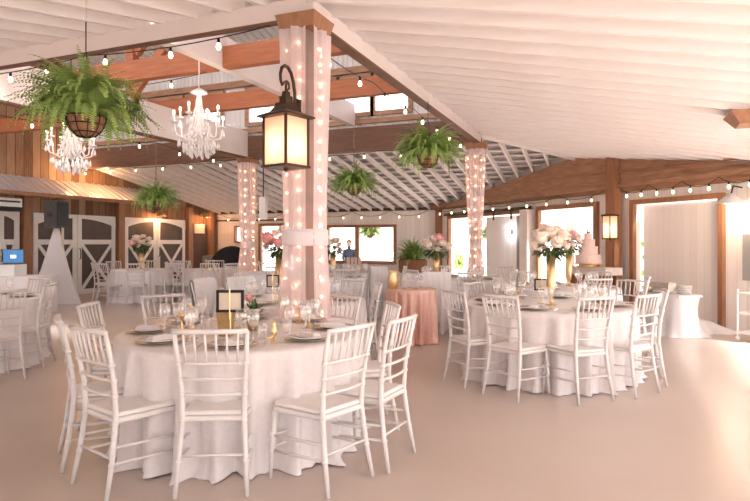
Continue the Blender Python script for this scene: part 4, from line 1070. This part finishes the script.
# ------------------------------------------------------------------ serving table by plank door
d = 9.15; x, y = at(667, d); st_ = thing('serving_table', 'low serving table against the white plank door', 'table', (x,y,0), AR)
m = MB(); m.box((0,0,.60),(.84,.5,.03)); m.build('tabletop', 'white_wood', st_)
for sx in (-1,1): m = MB(); m.box((sx*.33,0,.29),(.04,.36,.58)); m.build('leg', 'white_wood', st_)
m = MB(); n = 120; vs = [(0,0,.622)]; pts = []
for j in range(n):
    a = 2*pi*j/n; c, s = cos(a), sin(a); q = (abs(c/.44)**6+abs(s/.27)**6)**(-1/6); pts.append((q*c, q*s))
for u in (0,.02,.12,.3,.5,.7,.88,.97,1.0):
    for j, (px_, py_) in enumerate(pts):
        a = 2*pi*j/n; pinch = 1 - .10*sin(pi*min(1,u*1.25)) if u < .8 else 1-.0
        f = .02*sin(17*a+u*2)*u + (.10*(u-.85)/.15 if u > .85 else 0)*(1+.5*sin(5*a))
        l_ = sqrt(px_*px_+py_*py_); vs.append((px_*(pinch+f/l_), py_*(pinch+f/l_), .622-.615*u if u else .622))
fs = [(0,1+j,1+(j+1)%n) for j in range(n)]
for i in range(8):
    for j in range(n): fs.append((1+i*n+j, 1+i*n+(j+1)%n, 1+(i+1)*n+(j+1)%n, 1+(i+1)*n+j))
m.add(vs, fs); o = m.build('tablecloth', 'scrim', None, True, loc=(x,y,0), rz=AR); tag(o, 'sheer white cloth pooled on the floor under the silver warmers', 'tablecloth')
def chafer(px, dd, w, h, label):
    x, y = at(px, dd); t = thing('chafing_dish', label, 'food warmer', (x,y,.624), AR)
    m = MB(); m.box((0,0,h*.45),(w,.24,h*.3)); m.build('pan', 'silver', t)
    m = MB(); m.add([(-w/2,-.12,h*.6),(w/2,-.12,h*.6),(w/2,.12,h*.6),(-w/2,.12,h*.6),(-w*.42,-.07,h),(w*.42,-.07,h),(w*.42,.07,h),(-w*.42,.07,h)], [(0,3,2,1),(4,5,6,7),(0,1,5,4),(1,2,6,5),(2,3,7,6),(3,0,4,7)]); m.build('lid', 'silver', t)
    m = MB()
    for sx in (-1,1):
        for sy in (-1,1): m.tube([(sx*w*.45,sy*.1,0),(sx*w*.45,sy*.1,h*.35)], .008, 6)
    m.build('stand', 'silver', t)
chafer(663, d, .40, .17, 'long silver food warmer on the low serving table'); 
x, y = at(684, 9.0); 
for i in range(5):
    m = MB(); m.lathe([(.001,.0),(.07,.0),(.115,.02),(.117,.025),(.001,.012)], 24); o = m.build('stacked_plate', 'porcelain', None, True, loc=(x,y,.624+i*.026)); tag(o, 'cream plate stacked beside the silver warmer, %s of the stack' % ['bottom','second','middle','fourth','top'][i], 'plate', 'cream plates beside the silver warmer')
x, y = at(648, 9.3); m = MB(); m.lathe([(.001,0),(.05,0),(.09,.06),(.095,.10),(.085,.10),(.001,.03)], 20); o = m.build('serving_bowl', 'gold_leaf', None, True, loc=(x,y,.624)); tag(o, 'small brown bowl left of the silver warmer', 'bowl')
m = MB(); rr = random.Random(4)
n = 40; vs = [(0,0,.22)]
for u, rr_ in ((.25,.14),(.5,.24),(.75,.34),(1,.44)):
    for j in range(n):
        a = 2*pi*j/n; q = rr_*(1+.22*sin(3*a+u)+.1*sin(8*a)); vs.append((q*cos(a)*1.2, q*sin(a)*.7, max(.006, .22*(1-u)**1.1+.015*sin(6*a+u*5)*(1-u))))
fs = [(0,1+j,1+(j+1)%n) for j in range(n)]
for i in range(3):
    for j in range(n): fs.append((1+i*n+j, 1+i*n+(j+1)%n, 1+(i+1)*n+(j+1)%n, 1+(i+1)*n+j))
m.add(vs, fs); x, y = at(697, 9.25); o = m.build('plastic_sheet', 'scrim', None, True, loc=(x,y,0)); tag(o, 'crumpled clear sheet on the floor by the serving table', 'plastic sheet')
# grey cabinet panel at the right end
m = MB(); c = aw(s_of(757), 1.18, .09); m.box(c, (.30,.06,.72), AR); tag(m.build('chalkboard', 'chalk_grey'), 'tall grey board hung at the end of the angled wall', 'board')
x, y = at(763, 8.3); ut = thing('utility_cart', 'white wheeled cart cut off by the right edge', 'cart', (x,y,0), AR)
for z in (.12,.40,.68): m = MB(); m.box((0,0,z),(.5,.4,.03)); m.build('shelf', 'white_plastic', ut)
for sx in (-1,1):
    for sy in (-1,1): m = MB(); m.tube([(sx*.24,sy*.19,.06),(sx*.24,sy*.19,.74)], .012, 6); m.ball((sx*.24,sy*.19,.035), .034); m.build('leg', 'white_plastic', ut)
# wooden block near the right ceiling
q = P3(742, 115, 6.3); m = MB(); m.add([(-.16,-.16,0),(.16,-.16,0),(.16,.16,0),(-.16,.16,0),(-.26,-.26,.13),(.26,-.26,.13),(.26,.26,.13),(-.26,.26,.13)], [(0,3,2,1),(4,5,6,7),(0,1,5,4),(1,2,6,5),(2,3,7,6),(3,0,4,7)])
o = m.build('post_cap', 'oak_wood', loc=(q.x+.12, q.y, zr_right(q.x)-.13)); tag(o, 'flared knotty wood block against the right ceiling', 'post cap')
m = MB(); m.box((q.x+.34, q.y, (zr_right(q.x)-.13)/2), (.1,.1,zr_right(q.x)-.13)); 
# ------------------------------------------------------------------ left side: DJ table, laptop, speaker, scrim
dj = 11.6; x, y = at(-2, dj); t = thing('banquet_table', 'long table holding the blue screened laptop', 'table', (x,y,0), TH)
m = MB(); m.box((0,0,.735),(2.0,.7,.03)); m.build('tabletop', 'white_wood', t)
for sx in (-1,1): m = MB(); m.box((sx*.9,0,.36),(.04,.6,.72)); m.build('leg', 'grey_paint', t)
m = MB(); n = 160; pts = []
for j in range(n):
    a = 2*pi*j/n; c, s = cos(a), sin(a); q = (abs(c/1.02)**10+abs(s/.37)**10)**(-.1); pts.append((q*c, q*s))
vs = [(0,0,.755)]
for u in (0,.02,.3,.6,.9,1):
    for j, (a_, b_) in enumerate(pts):
        f = 1+.02*u*sin(j*.9); vs.append((a_*f, b_*(1+.05*u*sin(j*.9)), .755-.75*u))
fs = [(0,1+j,1+(j+1)%n) for j in range(n)]
for i in range(5):
    for j in range(n): fs.append((1+i*n+j, 1+i*n+(j+1)%n, 1+(i+1)*n+(j+1)%n, 1+(i+1)*n+j))
m.add(vs, fs); o = m.build('tablecloth', 'linen_white', None, False, loc=(x,y,0), rz=TH); tag(o, 'plain white cloth on the long laptop table', 'tablecloth')
x, y = at(5, dj); m = MB(); m.box((0,0,.11),(.62,.4,.22)); m.box((0,-.2,.2),(.66,.02,.03)); o = m.build('equipment_case', 'white_plastic', loc=(x,y,.757), rz=TH); tag(o, 'white box raising the laptop above the cloth', 'case')
x, y = at(10, dj); lp = thing('laptop', 'laptop with a blue screen on the white box', 'laptop', (x,y,.98), TH)
m = MB(); m.box((0,-.02,.008),(.40,.26,.016)); m.build('keyboard_base', 'plastic_dark', lp)
m = MB(); m.box((0,.115,.155),(.42,.012,.28)); sc_ = m.build('screen_lid', 'plastic_dark', lp)
m = MB(); m.box((0,.106,.155),(.40,.004,.26)); m.build('screen', 'screen_blue', lp); m = MB(); m.box((.0,.102,.15),(.11,.003,.06)); m.build('screen_logo', 'screen_white', lp)
# speaker on stand with scrim
x, y = at(57, 13.6); sdn = thing('speaker_stand', 'tripod stand hidden by the white cloth pyramid', 'stand', (x,y,0), TH)
m = MB(); m.tube([(0,0,.1),(0,0,1.74)], .018, 8); m.build('pole', 'black_metal', sdn)
for k in range(3): a = 2*pi*k/3+.5; m = MB(); m.tube([(0,0,.75),(cos(a)*.42, sin(a)*.42, .01)], .012, 6); m.build('leg', 'black_metal', sdn)
s = thing('loudspeaker', 'dark loudspeaker on the cloth covered stand', 'speaker', (x,y,1.75), TH)
m = MB(); m.add([(-.20,-.17,0),(.10,-.20,0),(.17,.16,0),(-.13,.18,0),(-.21,-.18,.62),(.10,-.21,.62),(.17,.16,.62),(-.14,.18,.62)], [(0,3,2,1),(4,5,6,7),(0,1,5,4),(1,2,6,5),(2,3,7,6),(3,0,4,7)]); m.build('cabinet', 'plastic_dark', s)
m = MB(); m.poly([(.105,-.215,.04),(.19,.12,.04),(.19,.12,.58),(.105,-.215,.58)], (.03,-.02,0)); m.build('grille', 'plastic_black', s)
m = MB(); m.tube([(-.06,-.20,.30),(-.06,-.225,.30)], .05, 14); m.build('port', 'plastic_black', s)
m = MB(); n = 40; vs = []; prof = [(1.73,.05,.05),(1.2,.16,.14),(.8,.25,.2),(.35,.38,.3),(.0,.50,.38)]
for z, a_, b_ in prof:
    for j in range(n):
        a = 2*pi*j/n; tri = 1/(max(cos(a-.5), cos(a-.5-2*pi/3), cos(a-.5-4*pi/3))); tri = min(tri, 1.8)
        vs.append((a_*tri*cos(a)*.75, b_*tri*sin(a)*.75, z+.006))
fs = []
for i in range(4):
    for j in range(n): fs.append((i*n+j, i*n+(j+1)%n, (i+1)*n+(j+1)%n, (i+1)*n+j))
m.add(vs, fs); o = m.build('stand_cover', 'scrim', None, False, loc=(x+.0,y,0), rz=TH+.2); tag(o, 'white stretch cloth forming a pyramid under the loudspeaker', 'cloth cover')
m = MB(); m.box((.16,-.05,1.35),(.05,.03,.8)); m.build('wooden_strut', 'card', sdn)
# air conditioner on the wall above first doors
m = MB(); yy = xleft(-10); ac = thing('air_conditioner', 'white air conditioner above the laptop', 'air conditioner', (XL+.55, 9.13, zz(207, 14.0)-.1), pi/2)
m.box((0,0,.18),(1.0,.34,.20)); m.build('housing', 'white_plastic', ac); m = MB(); m.box((0,0,.03),(1.02,.36,.10)); m.box((0,-.175,.2),(.9,.01,.04)); m.box((0,.24,.12),(.1,.4,.1)); m.build('vent_slot', 'plastic_black', ac)
# dark round booth and grey cabinet near distant post
x, y = at(221, 18.0); m = MB(); m.box((0,0,.5),(1.0,.5,1.0)); m.box((0,-.26,.5),(.9,.03,.85)); o = m.build('cabinet_unit', 'grey_paint', loc=(x,y,0), rz=TH); tag(o, 'grey cabinet against the far wall left of the distant draped post', 'cabinet')
x, y = at(232, 16.4); m = MB(); n = 18
prof = [(cos(pi*i/(2*n))*.62, .65+sin(pi*i/(2*n))*.66) for i in range(n+1)]
m.lathe([(.60,0),(.62,.35)]+[(max(.001,a),b) for a,b in prof], 28); o = m.build('domed_cover', 'fabric_black', None, True, loc=(x,y,0)); tag(o, 'black domed cover behind the distant draped post', 'cover')
# wall box above on distant post (white sign)
x, y = at(260, 13.2); m = MB(); m.box((0,0,0),(.16,.10,.52)); o = m.build('wall_speaker', 'white_plastic', loc=(X2+.36, YB+.1, zz(208, 13.6)), rz=0); tag(o, 'white box speaker on the distant draped post', 'speaker'); m = MB()
m.tube([(X2+.36,YB+.1,zz(208,13.6)+.2),(X2+.36,YB+.1,3.38)], .012, 6); tag(m.build('speaker_bracket', 'black_metal'), 'black rod holding the white box speaker', 'bracket')
# ------------------------------------------------------------------ beyond the openings
def bush(loc, r, h, label, seed, mtl='leaf_bright', cat='bush', n=420):
    rr = random.Random(seed); t = thing('leafy_bush', label, cat, loc)
    m = MB()
    for i in range(n):
        a = rr.random()*2*pi; e = rr.uniform(-.3,1.5); q = rr.uniform(.75,1.0); dr = Vector((cos(a)*cos(e), sin(a)*cos(e), sin(e)))
        b = Vector((dr.x*r*q, dr.y*r*q, h*.5+dr.z*h*.5*q)); s1 = Vector((rr.uniform(-1,1),rr.uniform(-1,1),rr.uniform(-.6,.6))).normalized()*r*.22; s2 = dr.cross(s1).normalized()*r*.13
        m.add([b-s1, b+s2, b+s1, b-s2], [(0,1,2,3)])
    m.ball((0,0,h*.5), r*.8, 12, h*.5/r); m.build('foliage', mtl, t)
    m = MB(); m.tube([(0,0,0),(0,0,h*.4)], .04, 6); m.build('stem', 'oak_wood', t)
p = aw(s_of(592), -.2, -2.2); bush((p.x,p.y,-.2), .55, 2.3, 'green bush outside the cake doorway', 2)
p = aw(s_of(640), -.2, -1.6); bush((p.x,p.y,-.2), .4, 1.9, 'green bush seen through the gap beside the plank door', 3)
bush((-6.6, YW+5, -.2), 1.0, 1.6, 'low green bush outside the serving window', 5)
place(f1, aw(s_of(465), zz(238, d_of(465))+.05, -.9), .4, 'hanging fern outside the doorway behind the gathered draped post', 'hanging fern baskets', (.9,.9,1.0))
place(f1, (-7.9, YW+1.0, 1.72), .9, 'hanging fern outside the serving window', 'hanging fern baskets', 1.05)
for q, l in ((aw(s_of(465), 0, -.9), 'doorway behind the gathered draped post'), (Vector((-7.9, YW+1.0, 0)), 'serving window')):
    m = MB(); m.tube([(q.x,q.y,2.2),(q.x,q.y,2.75)], .004, 5); tag(m.build('hanging_wire', 'black_metal'), 'thin wire holding the fern outside the '+l, 'wire')
# porch roofs the outside ferns hang from
m = MB(); m.box((-8, YW+1.3, 2.8), (6, 2.4, .06)); st(m.build('trim_porch', 'exterior_white'), 'white porch roof beyond the far wall'); bpy.data.objects['trim_porch'].name = 'roof_porch'
m = MB(); c = aw((O1[0]+O1[1])/2, 2.8, -1.3); m.box(c, (2.6,2.3,.06), AR); st(m.build('roof_porch', 'exterior_white'), 'white porch roof outside the doorway behind the gathered post')
# picket fence outside O1
pf_ = thing('picket_fence', 'white picket fence outside the doorway behind the gathered draped post', 'fence', aw(s_of(468), -.05, -1.5), AR)
for k in range(9):
    m = MB(); m.poly([(-.6+k*.15-.035,0,0),(-.6+k*.15+.035,0,0),(-.6+k*.15+.035,0,.9),(-.6+k*.15,0,.96),(-.6+k*.15-.035,0,.9)], (0,.02,0)); m.build('picket', 'exterior_white', pf_)
for z in (.25,.75): m = MB(); m.box((0,.03,z),(1.4,.03,.06)); m.build('fence_rail', 'exterior_white', pf_)
# curtains outside cake doorway (white column)
m = MB(); c = aw(s_of(556), 1.2, -.5); m.box(c, (.30,.2,2.4), AR); st(m.build('pillar', 'exterior_white'), 'white column outside the cake doorway')
# white building outside far window
m = MB(); m.box((-10, YW+9, 2.0), (16,.3,4.4)); 
# adirondack style chair outside the window
t = thing('garden_chair', 'pinkish brown slatted garden chair outside the serving window', 'chair', (-7.2, YW+1.9, -.2), 2.4)
for k in range(5): m = MB(); m.bar((-.22+k*.11,-.2,.35),(-.24+k*.12,-.48,1.45), .09, .02, (0,1,0)); m.build('back_slat', 'petal_blush', t)
m = MB(); m.box((0,.05,.38),(.55,.55,.04)); m.build('seat', 'petal_blush', t)
for sx in (-1,1): m = MB(); m.box((sx*.3,.1,.62),(.10,.7,.03)); m.build('armrest', 'petal_blush', t); m = MB(); m.box((sx*.28,.32,.3),(.07,.05,.6)); m.build('leg', 'petal_blush', t); m = MB(); m.box((sx*.25,-.2,.2),(.06,.05,.4)); m.build('leg', 'petal_blush', t)
# folding wooden chair before the window
x, y = at(354, 16.6); t = thing('folding_chair', 'pale wooden slat backed chair below the serving window', 'chair', (x,y,0), TH)
for k in range(4): m = MB(); m.box((-.15+k*.1,-.0,.78),(.07,.02,.42)); m.build('back_slat', 'petal_blush', t)
m = MB(); m.box((0,.2,.45),(.42,.42,.03)); m.build('seat', 'petal_blush', t)
for sx in (-1,1):
    m = MB(); m.tube([(sx*.2,.4,0),(sx*.2,0,.98)], .014, 6); m.build('leg', 'petal_blush', t); m = MB(); m.tube([(sx*.18,-.02,0),(sx*.18,.4,.45)], .014, 6); m.build('leg', 'petal_blush', t)
# ------------------------------------------------------------------ person outside the window (standing)
def person(loc, rz, label):
    me = bpy.data.meshes.new('person'); 
    J = [((0,0,.86),.135),((0,0,1.05),.145),((0,.0,1.25),.17),((0,.0,1.36),.07),((0,.01,1.42),.05),((0,.02,1.50),.085),((0,.02,1.60),.085),
         ((.155,0,1.31),.075),((.215,.03,1.07),.058),((.19,.17,.97),.045),((.16,.26,.98),.036),
         ((-.155,0,1.31),.075),((-.215,.03,1.07),.058),((-.19,.17,.97),.045),((-.16,.26,.98),.036),
         ((.09,0,.80),.09),((.10,.02,.46),.06),((.10,-.01,.09),.042),((.10,.12,.03),.035),
         ((-.09,0,.80),.09),((-.10,.02,.46),.06),((-.10,-.01,.09),.042),((-.10,.12,.03),.035)]
    E = [(0,1),(1,2),(2,3),(3,4),(4,5),(5,6),(2,7),(7,8),(8,9),(9,10),(2,11),(11,12),(12,13),(13,14),(0,15),(15,16),(16,17),(17,18),(0,19),(19,20),(20,21),(21,22)]
    for b, sx in ((10,1),(14,-1)):
        for f_ in range(4):
            J.append(((sx*(.16-.012+.010*f_)-sx*.01, .33-.005*abs(f_-1), .965),.009)); E.append((b, len(J)-1))
    me.from_pydata([j[0] for j in J], E, [])
    o = bpy.data.objects.new('person', me); COL.objects.link(o); sk = o.modifiers.new('s', 'SKIN'); me.skin_vertices or None
    if not me.skin_vertices: me.attributes.new
    for i, v in enumerate(me.skin_vertices[0].data): v.radius = (J[i][1],)*2
    me.skin_vertices[0].data[0].use_root = True
    sb = o.modifiers.new('u', 'SUBSURF'); sb.levels = 1; sb.render_levels = 2
    me.materials.append(MATS['shirt']); o.location = loc; o.rotation_euler[2] = rz
    tag(o, label, 'person')
    m = MB(); m.ball((0,.035,1.555), .092, 12, 1.2); m.ball((0,.125,1.545), .016, 6); m.build('face', 'skin', o, True)
    m = MB()
    for sx in (-1,1): m.ball((sx*.035,.118,1.575), .011, 6)
    m.build('eyes', 'hair', o, True)
    m = MB(); m.ball((0,.0,1.59), .104, 12, 1.15); m.build('hair', 'hair', o, True)
    return o
try:
    person((-8.75, YW+1.1, -.2), pi+.4, 'person in a dark shirt standing outside the serving window')
except Exception as e: print('PERSON', e)
# ------------------------------------------------------------------ camera, light, world
cam = bpy.data.cameras.new('camera'); co = bpy.data.objects.new('camera', cam); COL.objects.link(co); SC.camera = co
cam.sensor_width = 36; cam.lens = F/750*36; cam.shift_y = -(250.5-HZ)/750; cam.clip_start = .05; cam.clip_end = 500
co.location = (0,0,EYE); co.rotation_euler = (pi/2, 0, TH)
w = bpy.data.worlds.new('world'); SC.world = w; w.use_nodes = True; nt = w.node_tree; bgn = nt.nodes['Background']
tc = nt.nodes.new('ShaderNodeTexCoord'); sp_ = nt.nodes.new('ShaderNodeSeparateXYZ'); nt.links.new(tc.outputs['Generated'], sp_.inputs[0])
rp = nt.nodes.new('ShaderNodeValToRGB'); rp.color_ramp.elements[0].position = .45; rp.color_ramp.elements[0].color = (1,.95,.92,1); rp.color_ramp.elements[1].position = 1; rp.color_ramp.elements[1].color = (.86,.90,1,1)
ma = nt.nodes.new('ShaderNodeMath'); ma.operation = 'MULTIPLY_ADD'; ma.inputs[1].default_value = .5; ma.inputs[2].default_value = .5
nt.links.new(sp_.outputs['Z'], ma.inputs[0]); nt.links.new(ma.outputs[0], rp.inputs[0]); nt.links.new(rp.outputs[0], bgn.inputs[0]); bgn.inputs[1].default_value = 2.0
sun = bpy.data.lights.new('sun', 'SUN'); sun.energy = 10; sun.angle = radians(8); sun.color = (1,.95,.90)
so = bpy.data.objects.new('sun', sun); COL.objects.link(so); so.rotation_euler = Vector((-.62, .25, -.66)).to_track_quat('-Z', 'Y').to_euler(); so.location = (20,0,10)
SC.view_settings.view_transform = 'Standard'; SC.view_settings.look = 'None'; SC.view_settings.gamma = 1; SC.view_settings.exposure = 1.02
SC.view_settings.use_curve_mapping = False
SC.cycles.max_bounces = 8; SC.cycles.diffuse_bounces = 5; SC.cycles.transparent_max_bounces = 16; SC.cycles.use_denoising = True
SC.cycles.sample_clamp_indirect = 4
from collections import Counter
lc = Counter(o.get('label') for o in COL.objects if o.parent is None and o.get('category') and not o.get('kind'))
print('DUPLABELS', [(k, v) for k, v in lc.items() if v > 1][:40], 'N', len(COL.objects))
for o in COL.objects:
    if o.get('label') == 'x': print('UNPLACED', o.name)
